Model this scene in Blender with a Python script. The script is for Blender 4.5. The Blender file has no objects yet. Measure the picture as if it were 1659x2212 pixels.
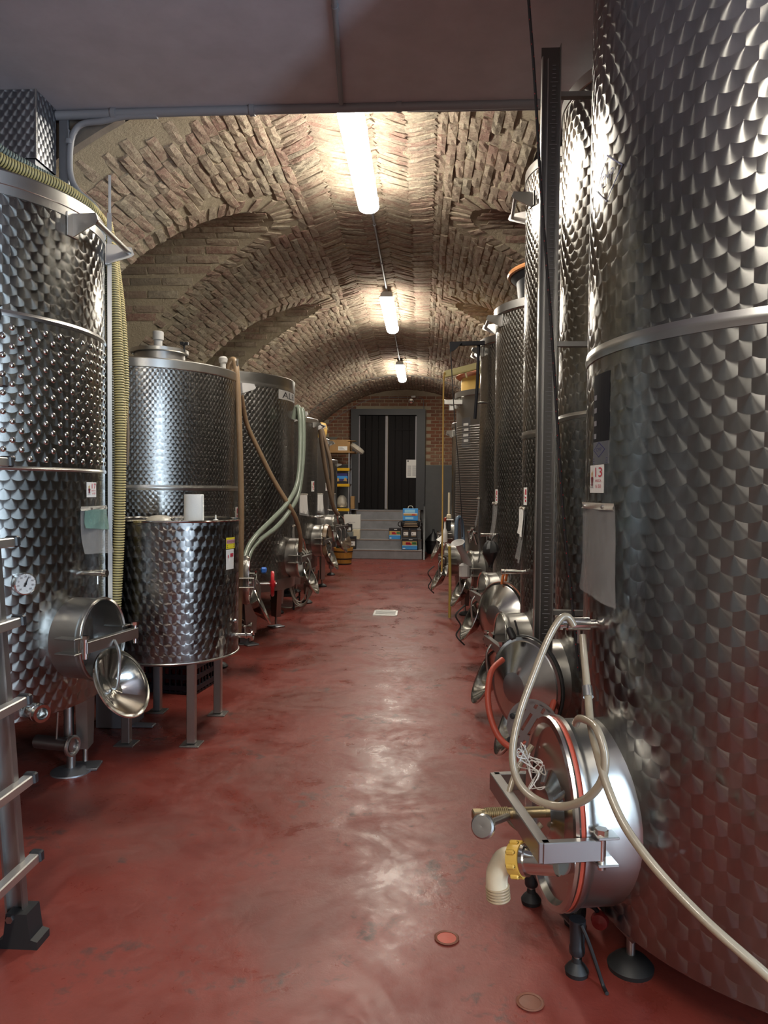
import bpy, math, random
from mathutils import Matrix, Vector, noise
random.seed(7)
S = bpy.context.scene
COL = S.collection
PI = math.pi
R = math.radians
V = Vector

# ------------------------------------------------------------------ camera, world, daylight, exposure
EYE, FPX, IW, IH = 1.3, 1600.0, 1659, 2212
cd = bpy.data.cameras.new('camera')
cd.sensor_fit = 'VERTICAL'
cd.sensor_height = 24.0
cd.lens = 24.0 * FPX / IH
cd.clip_start = 0.02
cam = bpy.data.objects.new('camera', cd)
COL.objects.link(cam)
CM = Matrix.Rotation(R(3.06), 3, 'Z') @ Matrix.Rotation(R(90 - 1.72), 3, 'X') @ Matrix.Rotation(R(0.5), 3, 'Z')
CO = V((0, 0, EYE))
cam.matrix_world = Matrix.Translation(CO) @ CM.to_4x4()
S.camera = cam

W = bpy.data.worlds.new('world')
S.world = W
W.use_nodes = True
W.node_tree.nodes['Background'].inputs[0].default_value = (0.55, 0.7, 1.0, 1)
W.node_tree.nodes['Background'].inputs[1].default_value = 0.6

LAMP_POWER = 27.0          # emission strength of the fluorescent diffusers
dl = bpy.data.lights.new('daylight', 'AREA')
dl.shape = 'RECTANGLE'; dl.size = 2.3; dl.size_y = 0.30
dl.color = (0.66, 0.84, 1.0); dl.energy = 40
dlo = bpy.data.objects.new('daylight', dl)
COL.objects.link(dlo)
dlo.location = (2.25, -0.36, 1.40)
dlo.rotation_euler = (0, R(90), 0)

S.view_settings.view_transform = 'Standard'
S.view_settings.look = 'None'
S.view_settings.gamma = 1.0
S.view_settings.use_curve_mapping = False
S.view_settings.exposure = 1.68


def at(px, py, Y):
    """World point seen at pixel (px, py) of the photograph, at depth Y along the corridor."""
    d = CM @ V(((px - IW / 2) / FPX, -(py - IH / 2) / FPX, -1.0))
    return CO + d * (Y / d.y)


# ------------------------------------------------------------------ materials
MATS = {}


class X:
    """A socket with arithmetic, to write shader maths briefly."""
    def __init__(s, t, o): s.t, s.o = t, o
    def m(s, op, b=None, c=None):
        n = s.t.nodes.new('ShaderNodeMath'); n.operation = op
        s.t.links.new(s.o, n.inputs[0])
        for i, q in ((1, b), (2, c)):
            if q is None: continue
            if isinstance(q, X): s.t.links.new(q.o, n.inputs[i])
            else: n.inputs[i].default_value = q
        return X(s.t, n.outputs[0])
    def __add__(s, b): return s.m('ADD', b)
    def __sub__(s, b): return s.m('SUBTRACT', b)
    def __mul__(s, b): return s.m('MULTIPLY', b)
    def __truediv__(s, b): return s.m('DIVIDE', b)


def newmat(name):
    m = bpy.data.materials.new(name)
    m.use_nodes = True
    t = m.node_tree
    return m, t, t.nodes['Principled BSDF']


def link(t, a, b): t.links.new(a.o if isinstance(a, X) else a, b)


def pos(t, scale=(1, 1, 1), obj=False):
    mp = t.nodes.new('ShaderNodeMapping')
    mp.inputs['Scale'].default_value = scale
    if obj:
        g = t.nodes.new('ShaderNodeTexCoord'); link(t, g.outputs['Object'], mp.inputs[0])
    else:
        g = t.nodes.new('ShaderNodeNewGeometry'); link(t, g.outputs['Position'], mp.inputs[0])
    return mp.outputs[0]


def nz(t, vec, scale, detail=4, rough=0.6, dist=0.0):
    n = t.nodes.new('ShaderNodeTexNoise')
    n.inputs['Scale'].default_value = scale
    n.inputs['Detail'].default_value = detail
    n.inputs['Roughness'].default_value = rough
    n.inputs['Distortion'].default_value = dist
    link(t, vec, n.inputs['Vector'])
    return X(t, n.outputs[0])


def ramp(t, f, stops):
    n = t.nodes.new('ShaderNodeValToRGB')
    e = n.color_ramp.elements
    while len(e) < len(stops): e.new(0.5)
    for q, (p, c) in zip(e, stops):
        q.position = p
        q.color = (c, c, c, 1) if isinstance(c, (int, float)) else (*c, 1)
    link(t, f, n.inputs[0])
    return X(t, n.outputs[0])


def mixc(t, f, a, b):
    n = t.nodes.new('ShaderNodeMix'); n.data_type = 'RGBA'
    for s, q in ((0, f), (6, a), (7, b)):
        if isinstance(q, X): link(t, q, n.inputs[s])
        elif isinstance(q, (int, float)): n.inputs[s].default_value = q
        else: n.inputs[s].default_value = (*q, 1)
    return X(t, n.outputs[2])


def bump(t, b, f, strength, dist=0.01):
    n = t.nodes.new('ShaderNodeBump')
    n.inputs['Strength'].default_value = strength
    n.inputs['Distance'].default_value = dist
    link(t, f, n.inputs['Height'])
    link(t, n.outputs[0], b.inputs['Normal'])


def flat(name, col, rough=0.5, metal=0.0, spec=0.5, bmp=0, bs=60, trans=0, alpha=1, var=0.0):
    m, t, b = newmat(name)
    b.inputs['Base Color'].default_value = (*col, 1)
    b.inputs['Roughness'].default_value = rough
    b.inputs['Metallic'].default_value = metal
    b.inputs['Specular IOR Level'].default_value = spec
    b.inputs['Transmission Weight'].default_value = trans
    b.inputs['Alpha'].default_value = alpha
    if bmp or var:
        n = nz(t, pos(t), bs, 4)
        if bmp: bump(t, b, n, bmp)
        if var:
            n2 = nz(t, pos(t), 7, 5)
            c = mixc(t, ramp(t, n2, [(0.3, 0.0), (0.7, 1.0)]), tuple(q * (1 - var) for q in col), tuple(min(1, q * (1 + var)) for q in col))
            link(t, c, b.inputs['Base Color'])
    MATS[name] = m
    return m


def steel(name, rough=0.25, col=(0.62, 0.61, 0.59), streak=(2, 2, 8), amt=0.06):
    m, t, b = newmat(name)
    b.inputs['Metallic'].default_value = 1
    n = nz(t, pos(t, streak), 4, 4)
    link(t, n * amt + (rough - amt * 0.5), b.inputs['Roughness'])
    n2 = nz(t, pos(t), 6, 4)
    link(t, mixc(t, n2, tuple(c * 0.92 for c in col), col), b.inputs['Base Color'])
    MATS[name] = m
    return m


def perlage(name, w, h, r, rough=0.24, aniso=0.75, dome=0.05, col=(0.43, 0.42, 0.405)):
    """Engine-turned stainless steel: overlapping discs of circular brushing, laid out in metres on the UV map."""
    m, t, b = newmat(name)
    uv = t.nodes.new('ShaderNodeUVMap')
    sp = t.nodes.new('ShaderNodeSeparateXYZ'); link(t, uv.outputs[0], sp.inputs[0])
    u, v = X(t, sp.outputs[0]), X(t, sp.outputs[1])

    def ev(j):                      # j: row number; discs of a row lie w apart, rows h apart
        off = j.m('FLOORED_MODULO', 2.0) * 0.5
        i = ((u / w) - off).m('ROUND')
        lx = u - (i + off) * w
        ly = v - j * h
        ins = (lx * lx + ly * ly).m('LESS_THAN', r * r)
        return lx, ly, ins, (i * 12.9898 + j * 78.233).m('SINE')
    k = (v / h).m('FLOOR')
    e, a, c = ev(k + 2.0), ev(k + 1.0), ev(k)

    def sel(n):
        q = c[n] + (a[n] - c[n]) * a[2]
        return q + (e[n] - q) * e[2]
    lx, ly, rnd = sel(0), sel(1), sel(3)
    g = t.nodes.new('ShaderNodeNewGeometry')

    def vm(op, p, q=None, s=None):
        n = t.nodes.new('ShaderNodeVectorMath'); n.operation = op
        if isinstance(p, tuple): n.inputs[0].default_value = p
        else: link(t, p, n.inputs[0])
        if q is not None:
            if isinstance(q, tuple): n.inputs[1].default_value = q
            else: link(t, q, n.inputs[1])
        if s is not None:
            if isinstance(s, X): link(t, s, n.inputs['Scale'])
            else: n.inputs['Scale'].default_value = s
        return n.outputs[0]
    U = vm('NORMALIZE', vm('CROSS_PRODUCT', (0, 0, 1), g.outputs['Normal']))
    Z = (0.0, 0.0, 1.0)
    T = vm('NORMALIZE', vm('ADD', vm('SCALE', U, s=ly * -1.0), vm('SCALE', Z, s=lx)))
    Nn = vm('NORMALIZE', vm('ADD', g.outputs['Normal'], vm('ADD', vm('SCALE', U, s=lx * (dome / r)), vm('SCALE', Z, s=ly * (dome / r)))))
    b.inputs['Metallic'].default_value = 1
    n2 = nz(t, pos(t, (5, 5, 1.2)), 2.2, 5, 0.6)
    dirt = ramp(t, n2, [(0.35, 0.72), (0.65, 1.0)])
    mul = t.nodes.new('ShaderNodeMix'); mul.data_type = 'RGBA'; mul.blend_type = 'MULTIPLY'
    mul.inputs[0].default_value = 1.0
    mul.inputs[6].default_value = (*col, 1)
    link(t, dirt, mul.inputs[7])
    link(t, mul.outputs[2], b.inputs['Base Color'])
    link(t, rnd * 0.03 + rough, b.inputs['Roughness'])
    b.inputs['Anisotropic'].default_value = aniso
    link(t, T, b.inputs['Tangent'])
    link(t, Nn, b.inputs['Normal'])
    MATS[name] = m
    return m


perlage('perl_large', 0.057, 0.040, 0.047, 0.22, 0.98, 0.010, (0.31, 0.305, 0.29))
perlage('perl_left', 0.055, 0.038, 0.045, 0.22, 0.98, 0.010, (0.33, 0.325, 0.31))
perlage('perl_mid', 0.040, 0.027, 0.033, 0.24, 0.97, 0.010, (0.34, 0.33, 0.315))
perlage('perl_small', 0.031, 0.021, 0.0255, 0.24, 0.97, 0.010, (0.36, 0.35, 0.335))
perlage('perl_rows', 0.042, 0.052, 0.034, 0.26, 0.96, 0.012, (0.24, 0.23, 0.225))
perlage('perl_duct', 0.042, 0.028, 0.034, 0.42, 0.85, 0.02, (0.36, 0.37, 0.40))
steel('steel', 0.32, (0.52, 0.51, 0.49))
steel('steel_black', 0.34, (0.17, 0.165, 0.16))
steel('steel_bright', 0.14, (0.7, 0.69, 0.66), amt=0.08)
steel('steel_dark', 0.38, (0.40, 0.39, 0.38))
steel('steel_smooth', 0.22, (0.52, 0.51, 0.49), (6, 6, 0.8))
steel('alu_dark', 0.45, (0.36, 0.355, 0.35))
steel('aluminium', 0.42, (0.66, 0.65, 0.63), (30, 30, 30))
steel('galvanised', 0.5, (0.33, 0.34, 0.37), (9, 9, 9))
flat('brass_nut', (0.62, 0.40, 0.08), 0.45, 0.0)
flat('bronze_thread', (0.42, 0.34, 0.2), 0.4, 1.0)
flat('black_rubber', (0.012, 0.012, 0.013), 0.55)
flat('black_plastic', (0.014, 0.015, 0.018), 0.42)
flat('hollow_shade', (0.05, 0.045, 0.045), 0.5)  # dark colour that paints in the shade inside openings
flat('red_rubber', (0.42, 0.07, 0.04), 0.5)
flat('brown_rubber', (0.17, 0.06, 0.035), 0.45)
flat('red_paint', (0.42, 0.012, 0.02), 0.3)
flat('blue_plastic', (0.03, 0.16, 0.6), 0.4)
flat('white_plastic', (0.72, 0.71, 0.68), 0.4)
flat('cream_plastic', (0.66, 0.58, 0.42), 0.35, var=0.12)
flat('beige_plastic', (0.36, 0.27, 0.17), 0.45)
flat('grey_plastic', (0.40, 0.39, 0.38), 0.5)
flat('hose_clear', (0.33, 0.275, 0.20), 0.22, spec=0.7, trans=0.15, var=0.12)
flat('hose_brown', (0.24, 0.165, 0.10), 0.32, var=0.12)
flat('hose_dark_brown', (0.13, 0.09, 0.06), 0.32, var=0.12)
flat('hose_green', (0.22, 0.26, 0.21), 0.25, spec=0.6, var=0.12)
flat('hose_yellow', (0.42, 0.33, 0.08), 0.4)
flat('hose_blue', (0.12, 0.17, 0.24), 0.3)
flat('cable_grey', (0.30, 0.28, 0.24), 0.45)
flat('wire_white', (0.6, 0.58, 0.54), 0.4)
flat('paper', (0.80, 0.80, 0.78), 0.8, bmp=0.15, bs=120)
flat('sticker_white', (0.78, 0.78, 0.76), 0.45)
flat('ink_red', (0.52, 0.02, 0.05), 0.5)
flat('ink_black', (0.015, 0.015, 0.02), 0.5)
flat('ink_blue', (0.03, 0.03, 0.16), 0.5)
flat('ink_grey', (0.22, 0.22, 0.24), 0.5)
flat('ink_green', (0.09, 0.25, 0.10), 0.5)
flat('ink_wine', (0.16, 0.015, 0.025), 0.5)
flat('ink_gold', (0.5, 0.32, 0.10), 0.5)
flat('ink_yellow', (0.72, 0.62, 0.03), 0.5)
flat('ink_pink', (0.55, 0.28, 0.34), 0.5)
flat('ink_sky', (0.05, 0.30, 0.72), 0.45)
flat('ink_lightblue', (0.30, 0.62, 0.85), 0.45)
flat('plate_dark', (0.012, 0.012, 0.016), 0.5, spec=0.15)
flat('cardboard', (0.36, 0.21, 0.085), 0.75, var=0.1)
flat('foam_white', (0.70, 0.69, 0.66), 0.7)
flat('shelf_yellow', (0.62, 0.36, 0.01), 0.4)
flat('barrel_wood', (0.46, 0.24, 0.045), 0.55, var=0.18)
flat('lid_yellow', (0.56, 0.36, 0.10), 0.45, var=0.08)
flat('lid_orange', (0.48, 0.13, 0.03), 0.45)
flat('copper_rim', (0.55, 0.24, 0.10), 0.3)
flat('beam_yellow', (0.62, 0.56, 0.26), 0.45)
flat('crate_red', (0.20, 0.015, 0.015), 0.5)
flat('crate_black', (0.012, 0.013, 0.02), 0.45)
flat('conduit_grey', (0.24, 0.24, 0.26), 0.5)
flat('ceiling_paint', (0.46, 0.43, 0.465), 0.65, bmp=0.06, bs=40, var=0.08)
flat('plaster', (0.20, 0.165, 0.135), 0.85, bmp=0.3, bs=25, var=0.2)
flat('wall_grey', (0.08, 0.082, 0.084), 0.6, bmp=0.08, bs=30, var=0.1)
flat('wall_white', (0.3, 0.29, 0.28), 0.7)
flat('wall_dark', (0.13, 0.11, 0.095), 0.85, bmp=0.4, bs=25, var=0.25)
flat('step_grey', (0.20, 0.20, 0.215), 0.55, bmp=0.08, bs=20, var=0.15)
flat('step_edge', (0.22, 0.155, 0.12), 0.6)
flat('frame_grey', (0.045, 0.047, 0.052), 0.5)
flat('strip_grey', (0.30, 0.28, 0.31), 0.4)
flat('lamp_body', (0.55, 0.56, 0.56), 0.4)
flat('glass_dark', (0.02, 0.03, 0.02), 0.08, spec=0.8)
flat('rope_black', (0.016, 0.015, 0.018), 0.7)
flat('tray_grey', (0.18, 0.20, 0.20), 0.4)


def door_wood():
    m, t, b = newmat('door_wood')
    n = nz(t, pos(t, (14, 14, 1.0)), 3, 6, 0.65)
    link(t, ramp(t, n, [(0.3, (0.004, 0.0035, 0.0045)), (0.75, (0.012, 0.009, 0.009))]), b.inputs['Base Color'])
    b.inputs['Roughness'].default_value = 0.6
    b.inputs['Specular IOR Level'].default_value = 0.18
    bump(t, b, n, 0.3)
    MATS['door_wood'] = m


def floor_mat():
    m, t, b = newmat('floor_red')
    p = pos(t)
    big = nz(t, p, 0.9, 5, 0.6, 0.4)
    mid = nz(t, p, 3.2, 7, 0.62, 0.6)
    fine = nz(t, p, 17, 7, 0.7, 0.3)
    c = mixc(t, ramp(t, mid, [(0.3, 0.0), (0.72, 1.0)]), (0.150, 0.024, 0.017), (0.225, 0.046, 0.034))
    c = mixc(t, ramp(t, big, [(0.50, 0.0), (0.72, 0.75)]), c, (0.135, 0.070, 0.058))
    spots = (mid * 0.55 + fine * 0.45)
    c = mixc(t, ramp(t, spots, [(0.555, 0.0), (0.63, 0.85)]), c, (0.060, 0.033, 0.030))
    chips = nz(t, pos(t, (1, 1, 1)), 5.5, 8, 0.75, 1.2)
    c = mixc(t, ramp(t, chips, [(0.66, 0.0), (0.70, 0.6)]), c, (0.20, 0.12, 0.10))
    link(t, c, b.inputs['Base Color'])
    gl = nz(t, pos(t, (1, 1, 1)), 2.4, 9, 0.7, 0.8)
    rr = ramp(t, gl * 0.7 + fine * 0.3, [(0.40, 0.24), (0.60, 0.56)])
    link(t, rr, b.inputs['Roughness'])
    b.inputs['Specular IOR Level'].default_value = 0.5
    bump(t, b, mid * 0.5 + fine * 0.5, 0.25, 0.012)
    MATS['floor_red'] = m


def brick_mat(name, c1, c2, c3, smear):
    m, t, b = newmat(name)
    at_ = t.nodes.new('ShaderNodeAttribute'); at_.attribute_name = 'rnd'
    oi = t.nodes.new('ShaderNodeObjectInfo')
    f = (X(t, at_.outputs['Fac']) + X(t, oi.outputs['Random'])).m('FRACT')
    c = ramp(t, f, [(0.0, c1), (0.5, c2), (1.0, c3)])
    n = nz(t, pos(t), 34, 6, 0.7)
    n3 = nz(t, pos(t), 2.3, 5, 0.65)
    k = ramp(t, n * 0.55 + n3 * 0.45, [(0.44, 0.0), (0.62, 0.85)])
    c = mixc(t, k, c, smear)
    link(t, c, b.inputs['Base Color'])
    b.inputs['Roughness'].default_value = 0.9
    b.inputs['Specular IOR Level'].default_value = 0.2
    bump(t, b, n, 0.7, 0.02)
    MATS[name] = m


def mortar_mat():
    m, t, b = newmat('mortar')
    n = nz(t, pos(t), 45, 6, 0.75)
    n2 = nz(t, pos(t), 4, 4)
    c = mixc(t, n2, (0.40, 0.335, 0.24), (0.58, 0.50, 0.37))
    link(t, c, b.inputs['Base Color'])
    b.inputs['Roughness'].default_value = 0.95
    b.inputs['Specular IOR Level'].default_value = 0.1
    bump(t, b, n, 1.0, 0.03)
    MATS['mortar'] = m


def emit(name, col, s):
    m, t, b = newmat(name)
    b.inputs['Base Color'].default_value = (0.8, 0.8, 0.8, 1)
    b.inputs['Emission Color'].default_value = (*col, 1)
    b.inputs['Emission Strength'].default_value = s
    MATS[name] = m


def sheet_mat(name, col, opac, rough=0.22):
    m, t, b = newmat(name)
    n = nz(t, pos(t, (6, 6, 2)), 8, 4)
    b.inputs['Base Color'].default_value = (*col, 1)
    b.inputs['Roughness'].default_value = rough
    link(t, n * 0.25 + (opac - 0.12), b.inputs['Alpha'])
    n2 = nz(t, pos(t, (9, 9, 3)), 4, 3)
    bump(t, b, n2, 0.15, 0.02)
    MATS[name] = m


def stripe_hose(name, c1, c2, pitch):
    m, t, b = newmat(name)
    uv = t.nodes.new('ShaderNodeUVMap')
    sp = t.nodes.new('ShaderNodeSeparateXYZ'); link(t, uv.outputs[0], sp.inputs[0])
    f = (X(t, sp.outputs[1]) / pitch).m('FRACT')
    c = mixc(t, ramp(t, f, [(0.0, 0.0), (0.12, 1.0), (0.6, 1.0), (0.75, 0.0)]), c1, c2)
    link(t, c, b.inputs['Base Color'])
    b.inputs['Roughness'].default_value = 0.42
    MATS[name] = m


door_wood(); floor_mat(); mortar_mat()
brick_mat('brick', (0.25, 0.150, 0.120), (0.27, 0.20, 0.155), (0.245, 0.21, 0.165), (0.46, 0.40, 0.295))
brick_mat('brick_red', (0.22, 0.075, 0.045), (0.26, 0.105, 0.06), (0.18, 0.085, 0.06), (0.27, 0.19, 0.13))
emit('lamp_glow', (1.0, 0.93, 0.80), LAMP_POWER)
sheet_mat('clear_sleeve', (0.46, 0.46, 0.46), 0.26)
sheet_mat('clear_bag', (0.62, 0.58, 0.5), 0.6, 0.3)
sheet_mat('green_sleeve', (0.20, 0.36, 0.32), 0.55)
stripe_hose('spiral_yellow', (0.05, 0.04, 0.015), (0.60, 0.50, 0.22), 0.0125)
stripe_hose('spiral_green', (0.02, 0.025, 0.025), (0.22, 0.27, 0.24), 0.0125)


# ------------------------------------------------------------------ mesh building
ORIGIN = {}


class MB:
    def __init__(s):
        s.v, s.f, s.uv = [], [], {}

    def add(s, vs, fs, M=None):
        o = len(s.v)
        s.v.extend([tuple(M @ V(p)) if M is not None else tuple(p) for p in vs])
        s.f.extend([tuple(i + o for i in f) for f in fs])
        return o

    def box(s, c, d, M=None, taper=1.0):
        x, y, z = (q / 2 for q in d); k = taper
        vs = [(-x, -y, -z), (x, -y, -z), (x, y, -z), (-x, y, -z), (-x * k, -y * k, z), (x * k, -y * k, z), (x * k, y * k, z), (-x * k, y * k, z)]
        vs = [(a + c[0], b + c[1], e + c[2]) for a, b, e in vs]
        s.add(vs, [(3, 2, 1, 0), (4, 5, 6, 7), (0, 1, 5, 4), (1, 2, 6, 5), (2, 3, 7, 6), (3, 0, 4, 7)], M)
        return s

    def bbox(s, c, d, M=None, b=0.006):
        """A box with chamfered edges."""
        x, y, z = (q / 2 for q in d)
        b = min(b, x * 0.6, y * 0.6, z * 0.6)
        vs, fs = [], []
        for zz, i in ((-z, b), (-z + b, 0), (z - b, 0), (z, b)):
            X_, Y_ = x - i, y - i
            vs += [(-X_ + b, -Y_, zz), (X_ - b, -Y_, zz), (X_, -Y_ + b, zz), (X_, Y_ - b, zz), (X_ - b, Y_, zz), (-X_ + b, Y_, zz), (-X_, Y_ - b, zz), (-X_, -Y_ + b, zz)]
        fs.append(tuple(range(7, -1, -1))); fs.append(tuple(range(24, 32)))
        for k in range(3):
            for i in range(8):
                j = (i + 1) % 8
                fs.append((k * 8 + i, k * 8 + j, k * 8 + 8 + j, k * 8 + 8 + i))
        vs = [(a + c[0], q + c[1], e + c[2]) for a, q, e in vs]
        s.add(vs, fs, M)
        return s

    def lathe(s, prof, M=None, seg=32, sx=1.0, sy=1.0, a0=0.0, a1=2 * PI, add=None):
        """prof: (r, z) pairs around local Z; add: constant added to r*scale (keeps wall thickness on ovals)."""
        full = abs(a1 - a0 - 2 * PI) < 1e-6
        n = seg if full else seg + 1
        vs, fs = [], []
        for r, z in prof:
            for i in range(n):
                a = a0 + (a1 - a0) * i / seg
                vs.append((r * sx * math.cos(a), r * sy * math.sin(a), z))
        for k in range(len(prof) - 1):
            for i in range(seg):
                j = (i + 1) % n if full else i + 1
                fs.append((k * n + i, k * n + j, k * n + n + j, k * n + n + i))
        if full:
            if prof[0][0] > 1e-6: fs.append(tuple(range(n - 1, -1, -1)))
            if prof[-1][0] > 1e-6: fs.append(tuple((len(prof) - 1) * n + i for i in range(n)))
        s.add(vs, fs, M)
        return s

    def ring(s, prof, M=None, seg=40, sx=1.0, sy=1.0):
        """Closed profile revolved: no caps."""
        p = list(prof) + [prof[0]]
        vs, fs = [], []
        for r, z in p[:-1]:
            for i in range(seg):
                a = 2 * PI * i / seg
                vs.append((r * sx * math.cos(a), r * sy * math.sin(a), z))
        L = len(prof)
        for k in range(L):
            k2 = (k + 1) % L
            for i in range(seg):
                j = (i + 1) % seg
                fs.append((k * seg + i, k * seg + j, k2 * seg + j, k2 * seg + i))
        s.add(vs, fs, M)
        return s

    def torus(s, rad, r, M=None, seg=40, sec=8, sx=1.0, sy=1.0):
        return s.ring([(rad + r * math.cos(2 * PI * i / sec), r * math.sin(2 * PI * i / sec)) for i in range(sec)], M, seg, sx, sy)

    def cyl(s, p, q, r, seg=16, r2=None):
        p, q = V(p), V(q)
        M = frame(p, q - p)
        L = (q - p).length
        return s.lathe([(r, 0), (r if r2 is None else r2, L)], M, seg)

    def tube(s, pts, r, seg=10, smooth=6, closed=False, rib=0.0, pitch=0.0125, rf=None):
        pts = [V(p) for p in pts]
        if smooth: pts = spline(pts, smooth, closed)
        if rib:
            pts = resample(pts, pitch / 4)
        n = len(pts)
        tan = []
        for i in range(n):
            a = pts[(i - 1) % n] if (closed or i > 0) else pts[i]
            b = pts[(i + 1) % n] if (closed or i < n - 1) else pts[i]
            tan.append((b - a).normalized())
        up = V((0, 0, 1)) if abs(tan[0].z) < 0.9 else V((1, 0, 0))
        nn = tan[0].cross(up).normalized()
        o = len(s.v)
        L = 0.0
        for i in range(n):
            if i:
                L += (pts[i] - pts[i - 1]).length
                nn = (nn - tan[i] * nn.dot(tan[i]))
                nn = nn.normalized() if nn.length > 1e-6 else tan[i].orthogonal().normalized()
            bb = tan[i].cross(nn)
            rr = r if rf is None else r * rf(i / (n - 1))
            if rib: rr = r + rib * (1 if (i % 4) in (1, 2) else -1)
            for k in range(seg):
                a = 2 * PI * k / seg
                s.uv[len(s.v)] = (k / seg, L)
                s.v.append(tuple(pts[i] + (nn * math.cos(a) + bb * math.sin(a)) * rr))
        m = n if closed else n - 1
        for i in range(m):
            i2 = (i + 1) % n
            for k in range(seg):
                k2 = (k + 1) % seg
                s.f.append((o + i * seg + k, o + i * seg + k2, o + i2 * seg + k2, o + i2 * seg + k))
        if not closed:
            s.f.append(tuple(o + k for k in range(seg - 1, -1, -1)))
            s.f.append(tuple(o + (n - 1) * seg + k for k in range(seg)))
        return s

    def prism(s, pts, depth, M=None):
        """2-D outline in local XY, extruded from z=0 to depth."""
        n = len(pts)
        vs = [(x, y, 0) for x, y in pts] + [(x, y, depth) for x, y in pts]
        fs = [tuple(range(n - 1, -1, -1)), tuple(range(n, 2 * n))]
        fs += [(i, (i + 1) % n, n + (i + 1) % n, n + i) for i in range(n)]
        s.add(vs, fs, M)
        return s

    def sheet(s, tl, tr, bl, br, nu=8, nv=10, fn=None, th=0.0012):
        """A thin sheet between four corners, bowed by fn(u, v) -> offset vector; two faces and edges."""
        tl, tr, bl, br = V(tl), V(tr), V(bl), V(br)
        nrm = (tr - tl).cross(bl - tl).normalized()
        vs, fs = [], []
        for sgn in (0, 1):
            for j in range(nv + 1):
                for i in range(nu + 1):
                    u, v = i / nu, j / nv
                    p = (tl * (1 - u) + tr * u) * (1 - v) + (bl * (1 - u) + br * u) * v
                    if fn: p = p + fn(u, v)
                    vs.append(p + nrm * th * (sgn - 0.5))
        N = (nu + 1) * (nv + 1)
        for j in range(nv):
            for i in range(nu):
                a = j * (nu + 1) + i
                fs.append((a, a + 1, a + nu + 2, a + nu + 1))
                fs.append((N + a + nu + 1, N + a + nu + 2, N + a + 1, N + a))
        s.add(vs, fs)
        return s

    def build(s, name, mat, parent=None, smooth=True, ang=35, props=None):
        me = bpy.data.meshes.new(name)
        off = ORIGIN.get(root_of(parent).name, V((0, 0, 0))) if parent else V((0, 0, 0))
        me.from_pydata([(p[0] - off[0], p[1] - off[1], p[2] - off[2]) for p in s.v], [], s.f)
        if s.uv:
            ul = me.uv_layers.new(name='UVMap')
            for l in me.loops:
                ul.data[l.index].uv = s.uv.get(l.vertex_index, (0, 0))
        me.materials.append(MATS[mat])
        if smooth:
            me.polygons.foreach_set('use_smooth', [True] * len(me.polygons))
            me.set_sharp_from_angle(angle=R(ang))
        me.update()
        o = bpy.data.objects.new(name, me)
        COL.objects.link(o)
        if parent: o.parent = parent
        for k, q in (props or {}).items(): o[k] = q
        return o


def root_of(o):
    while o.parent: o = o.parent
    return o


def frame(o, z, up=(0, 0, 1)):
    z = V(z).normalized()
    up = V(up)
    if abs(z.dot(up)) > 0.98: up = V((0, 1, 0))
    x = up.cross(z).normalized()
    y = z.cross(x)
    M = Matrix.Identity(4)
    for i in range(3):
        M[i][0], M[i][1], M[i][2], M[i][3] = x[i], y[i], z[i], V(o)[i]
    return M


def spline(p, n, closed=False):
    out = []
    L = len(p)
    m = L if closed else L - 1
    for i in range(m):
        if closed: a, b, c, d = p[(i - 1) % L], p[i], p[(i + 1) % L], p[(i + 2) % L]
        else: a, b, c, d = p[max(i - 1, 0)], p[i], p[i + 1], p[min(i + 2, L - 1)]
        for k in range(n):
            t = k / n
            out.append(0.5 * ((2 * b) + (c - a) * t + (2 * a - 5 * b + 4 * c - d) * t * t + (3 * b - a - 3 * c + d) * t ** 3))
    if not closed: out.append(p[-1].copy())
    return out


def resample(p, step):
    out = [p[0].copy()]
    acc = 0.0
    for i in range(1, len(p)):
        a, b = p[i - 1], p[i]
        L = (b - a).length
        while acc + L >= step:
            t = (step - acc) / L
            a = a + (b - a) * t
            out.append(a.copy())
            L = (b - a).length
            acc = 0.0
        acc += L
    return out


def tag(o, label=None, cat=None, group=None, kind=None):
    for k, q in (('label', label), ('category', cat), ('group', group), ('kind', kind)):
        if q: o[k] = q
    return o


def thing(name, label, cat, loc, group=None):
    o = bpy.data.objects.new(name, None)
    COL.objects.link(o)
    o.location = loc
    o.empty_display_size = 0.1
    tag(o, label, cat, group)
    ORIGIN[o.name] = V(loc)
    return o


def structure(mb, name, mat, **kw):
    return tag(mb.build(name, mat, **kw), kind='structure')


TEXTS = {}


def text2d(txt, h):
    """Outline of a word as (verts, faces) in the plane, cap height h, lower-left at the origin; returns width too."""
    if txt not in TEXTS:
        cu = bpy.data.curves.new('lettering', 'FONT')
        cu.body = txt; cu.size = 1.0; cu.resolution_u = 3
        ob = bpy.data.objects.new('lettering', cu)
        me = bpy.data.meshes.new_from_object(ob)
        vs = [(p.co.x, p.co.y) for p in me.vertices]
        fs = [tuple(q.vertices) for q in me.polygons]
        bpy.data.objects.remove(ob); bpy.data.curves.remove(cu); bpy.data.meshes.remove(me)
        TEXTS[txt] = (vs, fs)
    vs, fs = TEXTS[txt]
    x0 = min(a for a, b in vs); x1 = max(a for a, b in vs); y0 = min(b for a, b in vs); y1 = max(b for a, b in vs)
    k = h / (y1 - y0)
    return [((a - x0) * k, (b - y0) * k) for a, b in vs], fs, (x1 - x0) * k


def disc2d(cx, cy, r, n=10, ry=None):
    ry = ry or r
    return [(cx + r * math.cos(2 * PI * i / n), cy + ry * math.sin(2 * PI * i / n)) for i in range(n)], [tuple(range(n))]


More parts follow.
